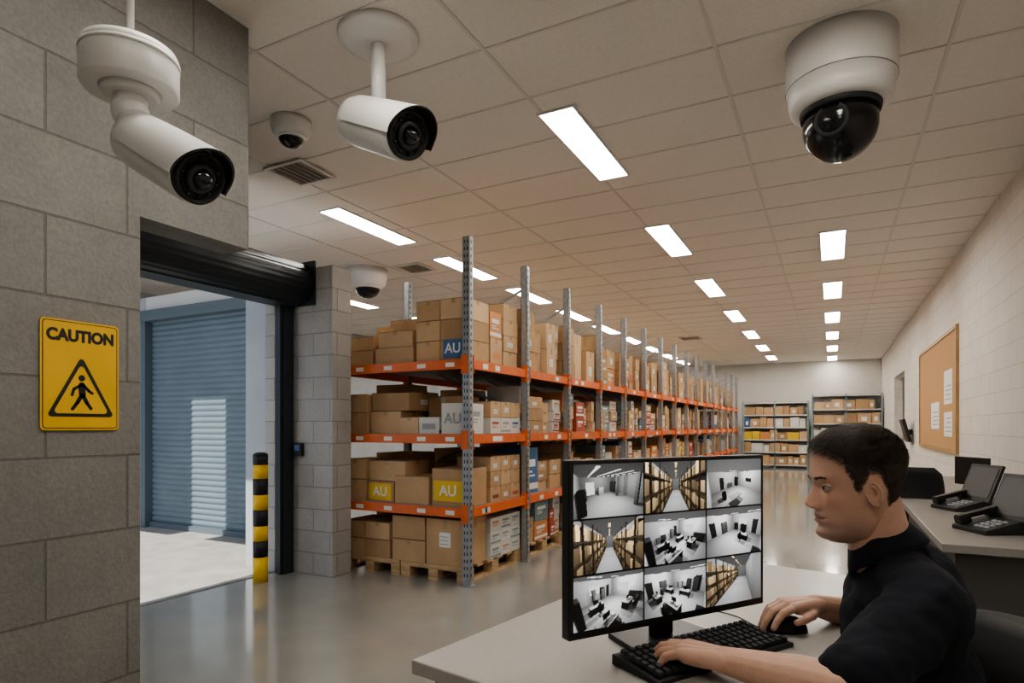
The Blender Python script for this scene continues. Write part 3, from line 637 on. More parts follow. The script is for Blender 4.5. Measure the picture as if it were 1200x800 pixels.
# --- each feed is a small picture (a flat image made of coloured vertices), computed by a tiny ray caster
RG = np.random.RandomState(5)
def cast(o, d, bx):
    n = len(o); best = np.full(n, 1e9); idx = np.full(n, -1); ax = np.zeros(n, int)
    inv = 1 / np.where(np.abs(d) < 1e-9, 1e-9, d)
    for i, bb in enumerate(bx):
        t1 = (np.array(bb[0]) - o) * inv; t2 = (np.array(bb[1]) - o) * inv
        tn_ = np.minimum(t1, t2); tf = np.maximum(t1, t2).min(1); a = tn_.argmax(1); tn = tn_.max(1)
        h = (tn < tf) & (tn > 1e-3) & (tn < best); best[h] = tn[h]; idx[h] = i; ax[h] = a[h]
    return best, idx, ax
def feed(cam, tgt, fov, boxes, rmin, rmax, lights, cols=(.5, .6, .55), tint=None, nx=120, ny=80, win=None):
    cam = np.array(cam, float); f = np.array(tgt, float) - cam; f /= np.linalg.norm(f); r = np.cross(f, [0, 0, 1]); r /= np.linalg.norm(r); u = np.cross(r, f)
    tx = math.tan(math.radians(fov / 2)); X_, Y_ = np.meshgrid(np.linspace(-1, 1, nx), np.linspace(-1, 1, ny)); X_ = X_.ravel(); Y_ = Y_.ravel()
    d = f + np.outer(X_ * tx, r) + np.outer(Y_ * tx * .64, u); d /= np.linalg.norm(d, axis=1)[:, None]
    o = np.repeat(cam[None], len(d), 0); t, idx, ax = cast(o, d, boxes)
    inv = 1 / np.where(np.abs(d) < 1e-9, 1e-9, d); tw_ = np.maximum((np.array(rmin) - o) * inv, (np.array(rmax) - o) * inv); ra = tw_.argmin(1); rt = tw_.min(1)
    hitb = idx >= 0; T_ = np.where(hitb, t, rt); A = np.where(hitb, ax, ra); p = o + d * T_[:, None]
    nrm = np.zeros_like(d); nrm[np.arange(len(d)), A] = -np.sign(d[np.arange(len(d)), A])
    base = np.zeros(len(d)); bc_ = np.array([bb[2] for bb in boxes]); base[hitb] = bc_[idx[hitb]]
    w = ~hitb; base[w & (A == 2) & (d[:, 2] < 0)] = cols[0]; base[w & (A == 2) & (d[:, 2] > 0)] = cols[2]; base[w & (A != 2)] = cols[1]
    if win is not None:
        for (wa, m0_, m1_, c_) in win:
            s_ = w & (A == wa) & np.all((p > np.array(m0_)) & (p < np.array(m1_)), axis=1); base[s_] = c_
    sh = np.full(len(d), .26)
    for l in lights:
        L = np.array(l) - p; D = np.linalg.norm(L, axis=1); L /= D[:, None]; tt, ii, aa = cast(p + nrm * .01, L, boxes)
        vis = np.where((ii >= 0) & (tt < D - .05), .10, 1.); sh += vis * np.clip((nrm * L).sum(1), 0, 1) * 2.6 / (1 + .22 * D * D)
    c = np.where(base > 1, base, base * sh); ceil = w & (A == 2) & (d[:, 2] > 0) & (base <= 1); c[ceil] = cols[2] * .75
    c = np.clip(c * (1 - .12 * (X_ ** 2 + Y_ ** 2)), 0, 1.35); c = (c * .76) ** 1.8 * 1.0; c = np.clip(c + RG.normal(0, .006, len(d)), .003, 1.2)
    col = np.stack([c, c, c, np.ones_like(c)], 1)
    if tint is not None: col[hitb, :3] *= np.array(tint)
    return col, nx, ny
def aisle_scene(seed, left=True, right=True):
    R_ = random.Random(seed); bx = []
    for sgn, on in ((-1, left), (1, right)):
        if not on: continue
        xa = 1.3
        for k in range(13):
            y = 0.2 + k * 1.5
            bx.append(((min(sgn * xa, sgn * (xa + .08)), y - .04, 0), (max(sgn * xa, sgn * (xa + .08)), y + .04, 3.7), .16))
            for z in (.12, .95, 1.8, 2.65):
                yy = y + .08
                while yy < y + 1.3:
                    w = R_.uniform(.35, .62); h = R_.uniform(.4, .68); q = R_.uniform(.0, .1); a = sgn * (xa + .05 + q); c = sgn * (xa + .9)
                    bx.append(((min(a, c), yy, z), (max(a, c), min(yy + w, y + 1.42), z + h), R_.choice([.4, .55, .7, .85, 1.0]))); yy += w + .04
        for z in (.1, .93, 1.78, 2.63): a, c = sgn * xa, sgn * (xa + .95); bx.append(((min(a, c), .1, z - .07), (max(a, c), 19.7, z), .22))
    for k in range(7): bx.append(((-.12, 1.5 + k * 2.8, 3.97), (.12, 3.0 + k * 2.8, 4.0), 1.35))
    return bx
def desk_set(bx, x, y, R_, flip=0):
    bx.append(((x, y, .70), (x + 1.5, y + .7, .75), .55)); bx.append(((x, y, 0), (x + .05, y + .7, .7), .10)); bx.append(((x + 1.45, y, 0), (x + 1.5, y + .7, .7), .10)); bx.append(((x, y + (.6 if flip else .05), .1), (x + 1.5, y + (.63 if flip else .08), .7), .07))
    bx.append(((x + .45, y + .4, .85), (x + 1.0, y + .44, 1.2), .03)); bx.append(((x + .68, y + .42, .75), (x + .76, y + .46, .9), .03))
    cy = y - .65 if not flip else y + .95
    bx.append(((x + .5, cy, .42), (x + .95, cy + .45, .5), .04)); bx.append(((x + .5, cy - .03, .55), (x + .95, cy + .03, 1.05), .04)); bx.append(((x + .7, cy + .2, .05), (x + .76, cy + .26, .42), .05))
    if R_.random() < .6: bx.append(((x + 1.1, y + .2, .75), (x + 1.35, y + .45, .85), .8))
    if R_.random() < .4:
        bx.append(((x + .55, cy + .05, .5), (x + .9, cy + .3, 1.05), .12)); bx.append(((x + .64, cy + .08, 1.07), (x + .82, cy + .27, 1.3), .3))
def office_scene(seed):
    R_ = random.Random(seed); bx = []
    for i in range(2):
        for j in range(2):
            if R_.random() < .85: desk_set(bx, 1.0 + i * 2.9 + R_.uniform(-.3, .3), 1.6 + j * 2.5 + R_.uniform(-.3, .3), R_, R_.random() < .5)
    for i in range(4): x = R_.uniform(.2, 6.5); bx.append(((x, 6.4, 0), (x + R_.uniform(.4, 1.0), 6.98, R_.uniform(.8, 2.0)), R_.choice([.08, .15, .5, .3])))
    bx.append(((6.5, 1.0, 0), (6.98, 2.6, 1.1), .12)); bx.append(((0.05, 3.2, 0), (.5, 4.4, 1.9), .2))
    for i in range(3): bx.append(((1.2 + i * 2.2, 3.2, 2.97), (2.2 + i * 2.2, 3.45, 3.0), 1.35))
    return bx
def ofeed(seed, cam, tgt):
    return feed(cam, tgt, 84, office_scene(seed), (0, 0, 0), (7, 7, 3), [(1.7, 3.3, 2.9), (3.9, 3.3, 2.9), (6, 3.4, 2.9)], (.55, .66, .6), win=[(1, (2.2, 6.9, 1.1), (4.2, 7.1, 2.3), 1.25), (0, (6.9, 3.0, 1.0), (7.1, 5.2, 2.2), 1.2), (1, (5.4, 6.9, 0), (6.3, 7.1, 2.1), .12), (0, (-.1, 1.2, 0), (.1, 2.1, 2.1), .1)])
al = [(0, 1.5, 3.8), (0, 6, 3.8), (0, 11, 3.8), (0, 16, 3.8)]; tn3 = (1.25, .90, .52)
def store_scene():
    bx = [((2.2, 1.5, 0), (2.6, 1.9, 3.5), .35), ((2.2, 5.5, 0), (2.6, 5.9, 3.5), .35), ((-3.9, 3.5, 0), (-3.2, 5.5, 2.0), .1), ((-3.9, 7, 0), (-3, 9, 1.3), .3), ((-.6, 8.2, 0), (.5, 9, 1.5), .7), ((3, 7.5, 0), (3.9, 9.5, 2.4), .2)]
    for i in range(4): bx.append(((-2.6 + i * 1.6, 1.5, 3.47), (-2.4 + i * 1.6, 8.5, 3.5), 1.35))
    return bx
feeds = {
 (0, 0): feed((-3.2, -.8, 2.9), (.8, 6, 1.2), 80, store_scene(), (-4, -1, 0), (4, 10, 3.5), [(-2, 3, 3.3), (1, 3, 3.3), (0, 7, 3.3)], (.6, .5, .45), win=[(1, (-3, 9.9, 0), (-1.2, 10.1, 2.5), 1.2)]),
 (0, 1): feed((0, -.9, 2.2), (.05, 10, 1.7), 66, aisle_scene(3), (-2.4, -1, 0), (2.4, 21, 4), al, (.75, .6, .5), tn3),
 (0, 2): feed((.3, .3, 2.8), (5, 6, .9), 88, [((1.8, 2.4, .6), (3.3, 3.2, .66), .5), ((5.6, 5.9, 0), (6.2, 6.9, 1.9), .08), ((3.3, 6.6, 0), (4.6, 6.95, .9), .3), ((2, 3.2, 2.97), (3, 3.5, 3.0), 1.3), ((4.5, 3.2, 2.97), (5.5, 3.5, 3.0), 1.3), ((1.2, 3.8, 0), (1.7, 4.3, .9), .06)], (0, 0, 0), (7, 7, 3), [(2.5, 3.3, 2.9), (5, 3.4, 2.9)], (.7, .8, .7), win=[(1, (1.6, 6.9, 0), (2.5, 7.1, 2.1), .1), (0, (6.9, 2.6, 1.1), (7.1, 4.0, 1.8), .08)]),
 (1, 0): feed((0, -.9, 2.6), (0, 10, 1.6), 70, aisle_scene(9), (-2.4, -1, 0), (2.4, 21, 4), al, (.75, .6, .5), tn3),
 (1, 1): ofeed(11, (.3, .3, 2.8), (4.4, 5, .5)), (1, 2): ofeed(23, (6.7, .3, 2.8), (2.4, 5, .4)), (2, 0): ofeed(31, (.3, .4, 2.7), (4, 4.4, .4)), (2, 1): ofeed(47, (6.6, .4, 2.8), (2.6, 5, .5)),
 (2, 2): feed((1.6, -.6, 2.5), (-.2, 7, 1.2), 70, aisle_scene(17, True, False), (-2.4, -1, 0), (2.6, 21, 4), al, (.75, .6, .5), tn3)}
m0 = 0.011; gx = 0.004; tw = (W - 2 * m0 - 2 * gx) / 3; thh = (H - 2 * m0 - 2 * gx - 0.004) / 3
V = []; F_ = []; CO = []
for (i, j), (col, nx, ny) in feeds.items():
    x0 = -W / 2 + m0 + j * (tw + gx); z0 = z0m + m0 + 0.006 + (2 - i) * (thh + gx); bse = len(V)
    for q in range(ny):
        for p_ in range(nx): V.append((x0 + tw * p_ / (nx - 1), -0.0008, z0 + thh * q / (ny - 1)))
    for q in range(ny - 1):
        for p_ in range(nx - 1): a = bse + q * nx + p_; F_.append((a, a + 1, a + 1 + nx, a + nx))
    CO.append(col)
me = bpy.data.meshes.new('screen_feeds'); me.from_pydata(V, [], F_); at = me.color_attributes.new('feed', 'FLOAT_COLOR', 'POINT'); at.data.foreach_set('color', np.concatenate(CO).astype(np.float32).ravel())
fm = bpy.data.materials.new('screen_picture'); fm.use_nodes = True; nt = fm.node_tree; pb_ = nt.nodes['Principled BSDF']; pb_.inputs['Base Color'].default_value = (.008, .008, .008, 1); pb_.inputs['Roughness'].default_value = .4; pb_.inputs['Specular IOR Level'].default_value = .3
an_ = nt.nodes.new('ShaderNodeAttribute'); an_.attribute_name = 'feed'; nt.links.new(an_.outputs['Color'], pb_.inputs['Emission Color']); pb_.inputs['Emission Strength'].default_value = 1.1
me.materials.append(fm); o = bpy.data.objects.new('screen_feeds', me); bpy.context.collection.objects.link(o); o.parent = mon

# keyboard
kb = empty('keyboard', P(0.425, 1.345, DZ)); ka = TH + math.radians(31); kb.rotation_euler = (0, 0, ka)
b = MB(); b.loft([[(-.21, -.068, 0), (.21, -.068, 0), (.21, .068, 0), (-.21, .068, 0)], [(-.21, -.068, .010), (.21, -.068, .010), (.21, .068, .022), (-.21, .068, .022)]], M['black'], False); b.obj('case', kb, bevel=0.002)
b = MB()
for i in range(6):
    x = -.198
    while x < .19:
        w = 0.0185
        if i == 0 and -.10 < x < -.02: w = 0.11
        zz = 0.014 + i * 0.0021
        b.loft([[(x, -.058 + i * .0195, zz), (x + w - .003, -.058 + i * .0195, zz), (x + w - .003, -.042 + i * .0195, zz + .0018), (x, -.042 + i * .0195, zz + .0018)],
                [(x + .002, -.0565 + i * .0195, zz + .007), (x + w - .005, -.0565 + i * .0195, zz + .007), (x + w - .005, -.0435 + i * .0195, zz + .0088), (x + .002, -.0435 + i * .0195, zz + .0088)]], M['blackm'], False)
        x += w + .001
b.obj('keys', kb)
ms = P(0.664, 1.508, DZ); b = MB(); Rz = Matrix.Rotation(TH + math.radians(170), 3, 'Z')
rings = []
for i in range(9):
    t = i / 8; zz = 0.002 + 0.036 * math.sin(t * math.pi / 2); s_ = math.cos(t * math.pi / 2) ** 0.55 if t < 1 else 0.02
    rings.append([ms + Rz @ Vector((0.058 * s_ * math.cos(a), 0.033 * s_ * math.sin(a), zz)) for a in [2 * math.pi * j / 28 for j in range(28)]])
b.loft(rings, M['black'], True); b.cyl(ms + Rz @ Vector((.03, -.004, .030)), ms + Rz @ Vector((.03, .004, .030)), .008, M['lensring']); b.obj('computer_mouse')
cu = bpy.data.curves.new('mouse_cable', 'CURVE'); cu.dimensions = '3D'; cu.bevel_depth = 0.0018; sp = cu.splines.new('BEZIER'); sp.bezier_points.add(2)
for bp_, p in zip(sp.bezier_points, [P(0.608, 1.515, DZ + .006), P(0.57, 1.64, DZ + .003), P(0.42, 1.72, DZ + .003)]):
    bp_.co = p; bp_.handle_left_type = bp_.handle_right_type = 'AUTO'
cu.materials.append(M['black']); o = bpy.data.objects.new('mouse_cable', cu); bpy.context.collection.objects.link(o)

# ------------------------------------------------------------------ man
man = empty('man', P(0.88, 1.33, 0))
def toman(o): o.parent = man; o.matrix_parent_inverse = Matrix.Translation(-man.location); return o
fd = P(-math.cos(math.radians(27)), math.sin(math.radians(27))); lf = Vector((0, 0, 1)).cross(fd)
RT = Matrix((fd, lf, Vector((0, 0, 1)))).transposed()
LS, RS = P(.790, 1.165, 1.015), P(.905, 1.50, 1.015); LE, RE = P(.575, 1.06, .895), P(.965, 1.615, .84); LWr, RWr = P(.415, 1.205, .893), P(.755, 1.535, .905)
def remesh(o, vox, sm, it):
    m_ = o.modifiers.new('remesh', 'REMESH'); m_.mode = 'VOXEL'; m_.voxel_size = vox; m_.use_smooth_shade = True
    s_ = o.modifiers.new('smooth', 'SMOOTH'); s_.factor = sm; s_.iterations = it
b = MB(); S = M['shirt']
b.ell(P(.845, 1.335, .92), (.118, .175, .175), S, RT, 28, 18); b.ell(P(.862, 1.33, .965), (.110, .185, .11), S, RT, 28, 18); b.ell(P(.87, 1.33, .77), (.130, .165, .19), S, RT, 28, 18); b.ell(P(.89, 1.33, .66), (.13, .17, .12), S, RT, 28, 18)
nb = P(.830, 1.338, 1.055)
b.caps(nb, LS, .056, .066, S); b.caps(nb, RS, .056, .066, S); b.ell(nb + Vector((0, 0, -.02)), (.072, .08, .058), S, RT)
b.ell(P(.900, 1.35, .99), (.078, .135, .105), S, RT)
b.caps(LS, LS.lerp(LE, .5), .068, .066, S); b.caps(LS.lerp(LE, .5), LS.lerp(LE, .88), .066, .062, S); b.caps(RS, RS.lerp(RE, .85), .066, .060, S)
o = b.obj('polo_shirt'); toman(o); remesh(o, .008, .6, 8)
dtx = bpy.data.textures.new('cloth_folds', 'CLOUDS'); dtx.noise_scale = .06
dm = o.modifiers.new('folds', 'DISPLACE'); dm.texture = dtx; dm.strength = .020; dm.mid_level = .5; dm.texture_coords = 'LOCAL'
b = MB(); nc = P(.808, 1.337, 1.087); tilt = Matrix.Rotation(math.radians(24), 3, lf)
rings = []
for rr, zz in [(.058, .030), (.061, .036), (.065, .034), (.078, .004), (.083, -.012), (.080, -.014), (.070, -.008), (.060, -.002)]:
    ring = []
    for j in range(36):
        a = 2 * math.pi * j / 36; front = max(0, math.cos(a)) ** 6
        p = RT @ Vector((rr * 1.05 * math.cos(a), rr * math.sin(a), zz - .02 * front)); ring.append(nc + tilt @ p)
    rings.append(ring)
rings.append(rings[0]); b.loft(rings, S, True, False); o = b.obj('collar'); toman(o)
def hand(mb, wr, fwd, up, thumb, curl, sk):
    fwd = fwd.normalized(); thumb = (thumb - fwd * thumb.dot(fwd)).normalized(); up = up - fwd * up.dot(fwd) - thumb * up.dot(thumb); up.normalize()
    L = lambda x, y, z: wr + fwd * x + thumb * y + up * z
    kn = [(.082, .030), (.088, .010), (.084, -.010), (.076, -.028)]; ln = [(.040, .025, .019), (.044, .028, .020), (.040, .026, .019), (.031, .020, .017)]
    for i, (kx, ky) in enumerate(kn):
        kz = .008 - .002 * abs(i - 1)
        mb.caps(L(0, ky * .45, 0), L(kx, ky, kz), .021, .0125, sk)
        mb.caps(L(.03, ky * .6, -.003), L(kx * .9, ky * .95, kz - .006), .016, .012, sk)
        p = Vector((kx, ky, kz)); ang = 0; spread = [.14, .03, -.06, -.18][i]
        for s_, (l_, c_) in enumerate(zip(ln[i], curl)):
            ang -= math.radians(c_ + 3 * i); q = p + Vector((l_ * math.cos(ang), l_ * math.cos(ang) * spread, l_ * math.sin(ang)))
            mb.caps(L(*p), L(*q), [.0102, .0092, .0084][s_], [.0092, .0084, .0072][s_], sk, 12); p = q
    mb.caps(L(.012, .014, -.004), L(.042, .040, -.012), .017, .0125, sk, 12); mb.caps(L(.042, .040, -.012), L(.070, .050, -.018), .0115, .010, sk, 12); mb.caps(L(.070, .050, -.018), L(.092, .048, -.024), .010, .0078, sk, 12)
sk = M['skin']
b = MB(); up = Vector((0, 0, 1))
b.caps(LS.lerp(LE, .55), LE, .046, .043, sk); b.caps(LE, LE.lerp(LWr, .35), .042, .043, sk); b.caps(LE.lerp(LWr, .35), LWr, .042, .026, sk)
hd = P(-.80, .60, -.0); b_th = hd.cross(up)
hand(b, LWr, hd + Vector((0, 0, -.02)), up, b_th, (8, 32, 22), sk)
o = b.obj('arm_hand_l'); toman(o); remesh(o, .0026, .5, 3)
b = MB(); b.caps(RS.lerp(RE, .55), RE, .046, .043, sk); b.caps(RE, RE.lerp(RWr, .35), .042, .043, sk); b.caps(RE.lerp(RWr, .35), RWr, .042, .026, sk)
hd = P(-.93, -.26, 0); hand(b, RWr, hd + Vector((0, 0, .02)), up, -(hd.cross(up)), (14, 26, 16), sk)
o = b.obj('arm_hand_r'); toman(o); remesh(o, .0026, .5, 3)
b = MB(); T_ = M['trouser']; pel = P(.91, 1.33, .60)
b.ell(pel, (.14, .17, .10), T_, RT, 24, 14)
for s_ in (-1, 1):
    hip = pel + lf * .09 * s_; kn_ = hip + fd * .42 + Vector((0, 0, .0)) + lf * .05 * s_; an = kn_ + fd * .02 + Vector((0, 0, -.50))
    b.caps(hip, kn_, .085, .062, T_); b.caps(kn_, an, .06, .045, T_)
o = b.obj('trousers'); toman(o); remesh(o, .01, .5, 5)
b = MB()
for s_ in (-1, 1):
    an = pel + lf * .14 * s_ + fd * .44; an.z = .05; b.caps(an - fd * .04, an + fd * .16, .045, .035, M['blackm']); b.box(an + fd * .06 + Vector((0, 0, -.035)), (.27, .085, .03), M['blackm'], RT)
o = b.obj('shoes'); toman(o)

# ---- head
def cr(tab, x):
    n = len(tab)
    if x <= tab[0][0]: return tab[0][1]
    if x >= tab[-1][0]: return tab[-1][1]
    for i in range(n - 1):
        if tab[i][0] <= x <= tab[i + 1][0]:
            h = tab[i + 1][0] - tab[i][0]; t = (x - tab[i][0]) / h
            def sl(k):
                if k == 0: return (tab[1][1] - tab[0][1]) / (tab[1][0] - tab[0][0])
                if k == n - 1: return (tab[-1][1] - tab[-2][1]) / (tab[-1][0] - tab[-2][0])
                return (tab[k + 1][1] - tab[k - 1][1]) / (tab[k + 1][0] - tab[k - 1][0])
            m0_, m1_ = sl(i) * h, sl(i + 1) * h; a, c = tab[i][1], tab[i + 1][1]
            return (2 * t ** 3 - 3 * t * t + 1) * a + (t ** 3 - 2 * t * t + t) * m0_ + (-2 * t ** 3 + 3 * t * t) * c + (t ** 3 - t * t) * m1_
FT = [(-.118, .058), (-.112, .072), (-.100, .079), (-.088, .0775), (-.07, .0775), (-.05, .078), (-.03, .0785), (0, .079), (.015, .084), (.026, .087), (.05, .086)]
BT = [(-.118, .020), (-.10, .032), (-.08, .046), (-.05, .068), (-.02, .083), (.02, .096), (.05, .099)]
WT = [(-.118, .024), (-.108, .036), (-.09, .046), (-.07, .053), (-.04, .060), (-.01, .067), (.03, .0725), (.05, .0735)]
NT = [(-.052, 0), (-.0475, .010), (-.043, .0205), (-.037, .0245), (-.030, .0225), (-.018, .0160), (-.006, .0095), (.004, .0050), (.016, .0015), (.024, 0)]
def g(x, s): return math.exp(-(x / s) ** 2)
def hp(th, z):
    if z > .05: k = math.sqrt(max(0, 1 - ((z - .05) / .075) ** 2)); zz = .05
    elif z < -.118: k = math.sqrt(max(0, 1 - ((z + .118) / .007) ** 2)); zz = -.118
    else: k = 1; zz = z
    F = max(cr(FT, zz) * k, 1e-4); B_ = max(cr(BT, zz) * k, 1e-4); W_ = max(cr(WT, zz) * k, 1e-4)
    c, s = math.cos(th), math.sin(th); E = F if c > 0 else B_; p = 2.2
    r = (abs(c / E) ** p + abs(s / W_) ** p) ** (-1 / p); x, y = r * c, r * s
    if c > 0:
        ay = abs(y)
        x += cr(NT, z) * g(y, .0085 + .006 * max(0, min(1, (-z) / .04)))
        x += .0085 * g(ay - .0115, .0058) * g(z + .0435, .0065)
        x -= .0085 * g(ay - .031, .0145) * g(z - .002, .0115)
        x += .0035 * g(ay - .030, .018) * g(z - .021, .008)
        x += .0045 * g(ay - .046, .016) * g(z + .026, .014)
        x -= .0035 * g(ay - .046, .014) * g(z + .060, .018)
        mw = g(ay, .021)
        x += mw * (.0052 * g(z + .0600, .0058) + .0052 * g(z + .0735, .0062) - .0026 * g(z + .0668, .0022) - .0030 * g(z + .0845, .0055))
        x += .0022 * g(ay, .026) * g(z + .066, .016)
        x += .0050 * g(ay, .020) * g(z + .1000, .0095)
        x -= .0020 * g(y, .004) * g(z + .0535, .005)
        x -= .0018 * g(ay - .0245, .004) * g(z + .0668, .004)
    return Vector((x, y, z))
hf = P(-math.cos(math.radians(10)), math.sin(math.radians(10))); hl = up.cross(hf)
RH = Matrix((hf, hl, up)).transposed() @ Matrix.Rotation(math.radians(3), 3, 'Y')
HC = P(.742, 1.33, 1.224)
NTH, NZ = 170, 150
zs = [.125 * math.sin(-math.pi / 2 + math.pi * i / NZ) for i in range(NZ + 1)]
def angs(j):
    t = j / NTH * 2 * math.pi; return t - .45 * math.sin(t)
HL = [(0, .078), (25, .075), (45, .064), (58, .050), (66, .020), (73, -.004), (80, -.006), (87, .016), (96, .032), (110, .026), (122, -.005), (132, -.040), (150, -.060), (180, -.066)]
def hairmask(th, z, wd=.024, sh=0):
    d = abs(math.degrees(math.atan2(math.sin(th), math.cos(th)))); d += 3 * noise.noise(Vector((th * 9, z * 90, 0)))
    t = (z - cr(HL, max(0, min(180, d))) + sh) / wd; t = max(0, min(1, t)); return t * t * (3 - 2 * t)
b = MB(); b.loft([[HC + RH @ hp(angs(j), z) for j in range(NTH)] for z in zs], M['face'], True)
head = b.obj('head'); toman(head)
tone = []; sb = np.array((.56, .345, .255)); hairc = np.array((.06, .038, .026))
for z in zs:
    for j in range(NTH):
        th = angs(j); p = hp(th, z); c = sb.copy(); ay = abs(p.y)
        c *= 1 + .05 * noise.noise(p * 45) + .03 * noise.noise(p * 130)
        if p.x > 0:
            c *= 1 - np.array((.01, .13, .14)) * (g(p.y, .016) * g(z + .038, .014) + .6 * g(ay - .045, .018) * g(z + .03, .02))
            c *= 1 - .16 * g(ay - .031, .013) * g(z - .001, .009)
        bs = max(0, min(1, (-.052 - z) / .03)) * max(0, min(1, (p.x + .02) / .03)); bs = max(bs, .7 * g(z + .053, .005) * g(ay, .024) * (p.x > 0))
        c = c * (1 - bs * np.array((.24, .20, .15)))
        lm = (1 if p.x > 0 else 0) * max(0, min(1, (.0245 - ay - abs(z + .0668) * .9) / .003)) * max(0, min(1, (.0115 - abs(z + .0668)) / .003))
        c = c * (1 - lm) + np.array((.44, .225, .18)) * lm
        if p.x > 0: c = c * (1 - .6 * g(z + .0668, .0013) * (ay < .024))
        m_ = hairmask(th, z, .022, .006); c = c * (1 - m_) + hairc * m_
        tone += [c[0], c[1], c[2], 1]
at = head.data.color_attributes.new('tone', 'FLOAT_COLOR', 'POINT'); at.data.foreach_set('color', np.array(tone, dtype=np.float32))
b = MB(); b.caps(HC + RH @ Vector((-.034, 0, -.03)), P(.825, 1.338, 1.03), .052, .060, sk, 28); b.caps(HC + RH @ Vector((-.004, 0, -.085)), P(.800, 1.338, 1.05), .036, .049, sk, 28); o = b.obj('neck'); toman(o); remesh(o, .006, .6, 10)
def headn(base, z):
    if z > .05: return Vector((base.x, base.y, (z - .02) * 1.3)).normalized()
    return Vector((base.x, base.y, 0)).normalized() if base.xy.length > 1e-4 else Vector((0, 0, 1))
b = MB(); rings = []; masks = []
def hthick(z): return .0012 + .0085 * max(0, min(1, (z - .02) / .08)) ** 1.2
for z in zs:
    ring = []; mk = []
    for j in range(NTH):
        th = angs(j); m_ = hairmask(th, z); base = hp(th, z); nrm = headn(base, z)
        thick = hthick(z) * m_ - .003 * (1 - m_) + m_ * (.0012 * noise.noise(base * 140) + .0022 * noise.noise(base * 45))
        ring.append(HC + RH @ (base + nrm * thick)); mk.append(m_)
    rings.append(ring); masks.append(mk)
b.loft(rings, M['hair'], True, False)
keep = [i for i in range(len(b.f)) if max(masks[i // NTH][i % NTH], masks[i // NTH][(i % NTH + 1) % NTH], masks[i // NTH + 1][i % NTH]) > 0.3]
b.f = [b.f[i] for i in keep]; b.mi = [b.mi[i] for i in keep]; b.sm = [b.sm[i] for i in keep]
cnt = 0; hi = b.m(M['hair'])
while cnt < 22000:
    z = U(-.07, .1245); th = U(-math.pi, math.pi)
    if z > .09 and rnd() > math.sqrt(max(0, 1 - ((z - .05) / .075) ** 2)) + .25: continue
    if hairmask(th, z, .026, .010) < U(.02, .7): continue
    cnt += 1
    base = hp(th, z); n_ = headn(base, z); top_ = max(0, min(1, (z - .035) / .05))
    flow = Vector((1.0, .25, 0)) * top_ + Vector((-.25 if base.x < .03 else .1, 0, -1)) * (1 - top_); flow = flow - n_ * flow.dot(n_)
    if flow.length < 1e-3: continue
    flow.normalize(); rv = Vector((U(-1, 1), U(-1, 1), U(-1, 1))) * .3
    d1 = (flow + n_ * (.25 + .6 * top_) + rv).normalized(); d2 = (flow + n_ * .02 + rv).normalized()
    L_ = (.0035 + .0095 * top_) * U(.7, 1.3); r0 = base + n_ * hthick(z) * .6; p1 = r0 + d1 * L_ * .5; p2 = p1 + d2 * L_ * .6
    sd_ = d1.cross(n_); sd_ = sd_.normalized() * .00045 if sd_.length > 1e-4 else Vector((0, .0004, 0)); k0 = len(b.v)
    b.v += [tuple(HC + RH @ q) for q in (r0 - sd_, r0 + sd_, p1 + sd_ * .8, p1 - sd_ * .8, p2)]
    b.f += [(k0, k0 + 1, k0 + 2, k0 + 3), (k0 + 3, k0 + 2, k0 + 4)]; b.mi += [hi, hi]; b.sm += [False, False]
toman(b.obj('hair'))
b = MB()
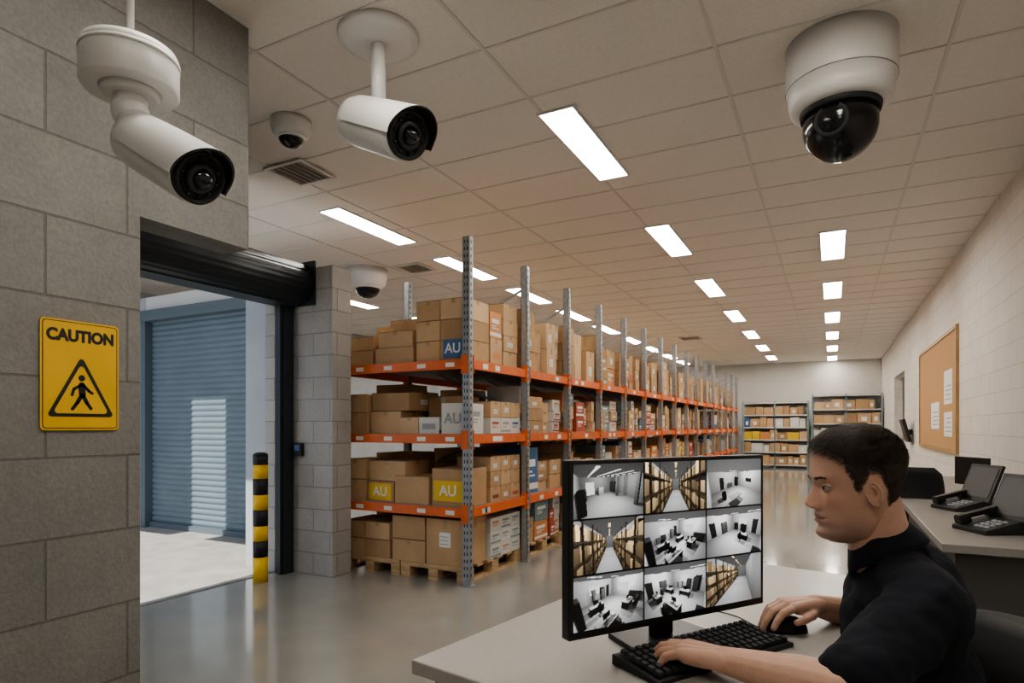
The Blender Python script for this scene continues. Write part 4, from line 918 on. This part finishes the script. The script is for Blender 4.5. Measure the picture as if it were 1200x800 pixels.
for s_ in (-1, 1):
    ec = Vector((.0625, .031 * s_, .0005)); RE_ = .0118
    Rey = RH @ Matrix.Rotation(math.radians(14 * s_), 3, 'Z')
    b.ell(HC + RH @ ec, (RE_,) * 3, M['eyew'], None, 28, 16)
    gz = Rey @ Vector((1, 0, -.06)).normalized()
    b.ell(HC + RH @ ec + gz * .0070, (.0058,) * 3, M['eyed'], None, 16, 10)
    for (a0, a1, rr, mm) in ((15, 80, RE_ + .0012, 'skin'), (-80, -19, RE_ + .0008, 'skin'), (13, 18, RE_ + .0019, 'hair')):
        rings = []
        for i in range(9):
            e_ = math.radians(a0 + (a1 - a0) * i / 8); ring = []
            for j in range(25):
                t = -1 + 2 * j / 24; az = math.radians(82 * t); ee = e_ * (1 - .6 * t * t)
                ring.append(HC + RH @ ec + Rey @ Vector((rr * math.cos(ee) * math.cos(az), rr * 1.12 * math.cos(ee) * math.sin(az), rr * math.sin(ee))))
            rings.append(ring)
        b.loft(rings, M[mm], True, False, False)
    for q in range(150):
        y_ = U(.013, .054); t = (y_ - .013) / .041; zc = .0165 + .0050 * math.sin(t * math.pi * .72) + U(-.0027, .0027) * (1 - .5 * t)
        p0_ = hp(math.atan2(y_ * s_, .085), zc); p1_ = p0_ + Vector((.0012, .005 * s_, U(-.0005, .0018)))
        b.cyl(HC + RH @ (p0_ - Vector((.001, 0, 0))), HC + RH @ p1_, .0006, M['hair'], .0002, 4)
    Re = RH @ Matrix.Rotation(math.radians(-20 * s_), 3, 'Z') @ Matrix.Rotation(math.radians(10), 3, 'Y')
    eo = HC + RH @ Vector((-.012, .0685 * s_, -.014)); NR, NA = 14, 40; rings = []
    for i in range(NR + 1):
        rr = i / NR; ring = []
        for j in range(NA):
            a = 2 * math.pi * j / NA; ca, sa = math.cos(a), math.sin(a)
            ex = .0152 * (1.05 if sa > 0 else .80 + .2 * (1 + sa)); ez = .0285 if sa > 0 else .0270
            back = max(0, -ca) * .5 + .5; up_ = 1 if sa > -.5 else max(.2, 1 + (sa + .5) * 1.6)
            hgt = .0075 * g(rr - .88, .12) * back * up_ + .0035 * g(rr - .58, .10) * (ca < .3) * up_ - .0060 * g(rr, .38) + .0035 * g(ca - .9, .35) * g(rr - .55, .2) + .003
            if rr > .95: hgt -= .004
            ring.append(eo + Re @ Vector((rr * ex * ca, hgt * s_ * 1.0, rr * ez * sa)))
        rings.append(ring)
    rings.append([eo + Re @ Vector((.8 * .0152 * math.cos(2 * math.pi * j / NA), -.006 * s_, .8 * .028 * math.sin(2 * math.pi * j / NA))) for j in range(NA)])
    b.loft(rings, M['skin'], True, False)
toman(b.obj('face_features'))
chair('office_chair', P(.93, 1.31, 0), math.radians(40), 0.52, 0.90)

# ------------------------------------------------------------------ sun, sky, camera
sd = bpy.data.lights.new('sun', 'SUN'); sd.energy = 7.0; sd.angle = 0.01; sd.color = (1, 0.93, 0.82)
so = bpy.data.objects.new('sun', sd); so.rotation_euler = (math.radians(40), 0, math.radians(0)); bpy.context.collection.objects.link(so); so.location = (-7, -6, 8)
w = bpy.data.worlds.new('sky'); bpy.context.scene.world = w; w.use_nodes = True
bg = w.node_tree.nodes['Background']; bg.inputs[0].default_value = (0.74, 0.84, 1.0, 1); bg.inputs[1].default_value = 1.8
cam = bpy.data.cameras.new('cam'); co = bpy.data.objects.new('cam', cam); bpy.context.collection.objects.link(co)
cam.lens = 21.6; cam.sensor_width = 36; cam.shift_y = 100 / 1200; cam.clip_start = 0.05
co.location = (0, 0, 1.35); co.rotation_euler = (math.pi / 2, 0, TH)
bpy.context.scene.camera = co
try: bpy.context.scene.view_settings.look = 'AgX - Medium High Contrast'
except Exception: pass
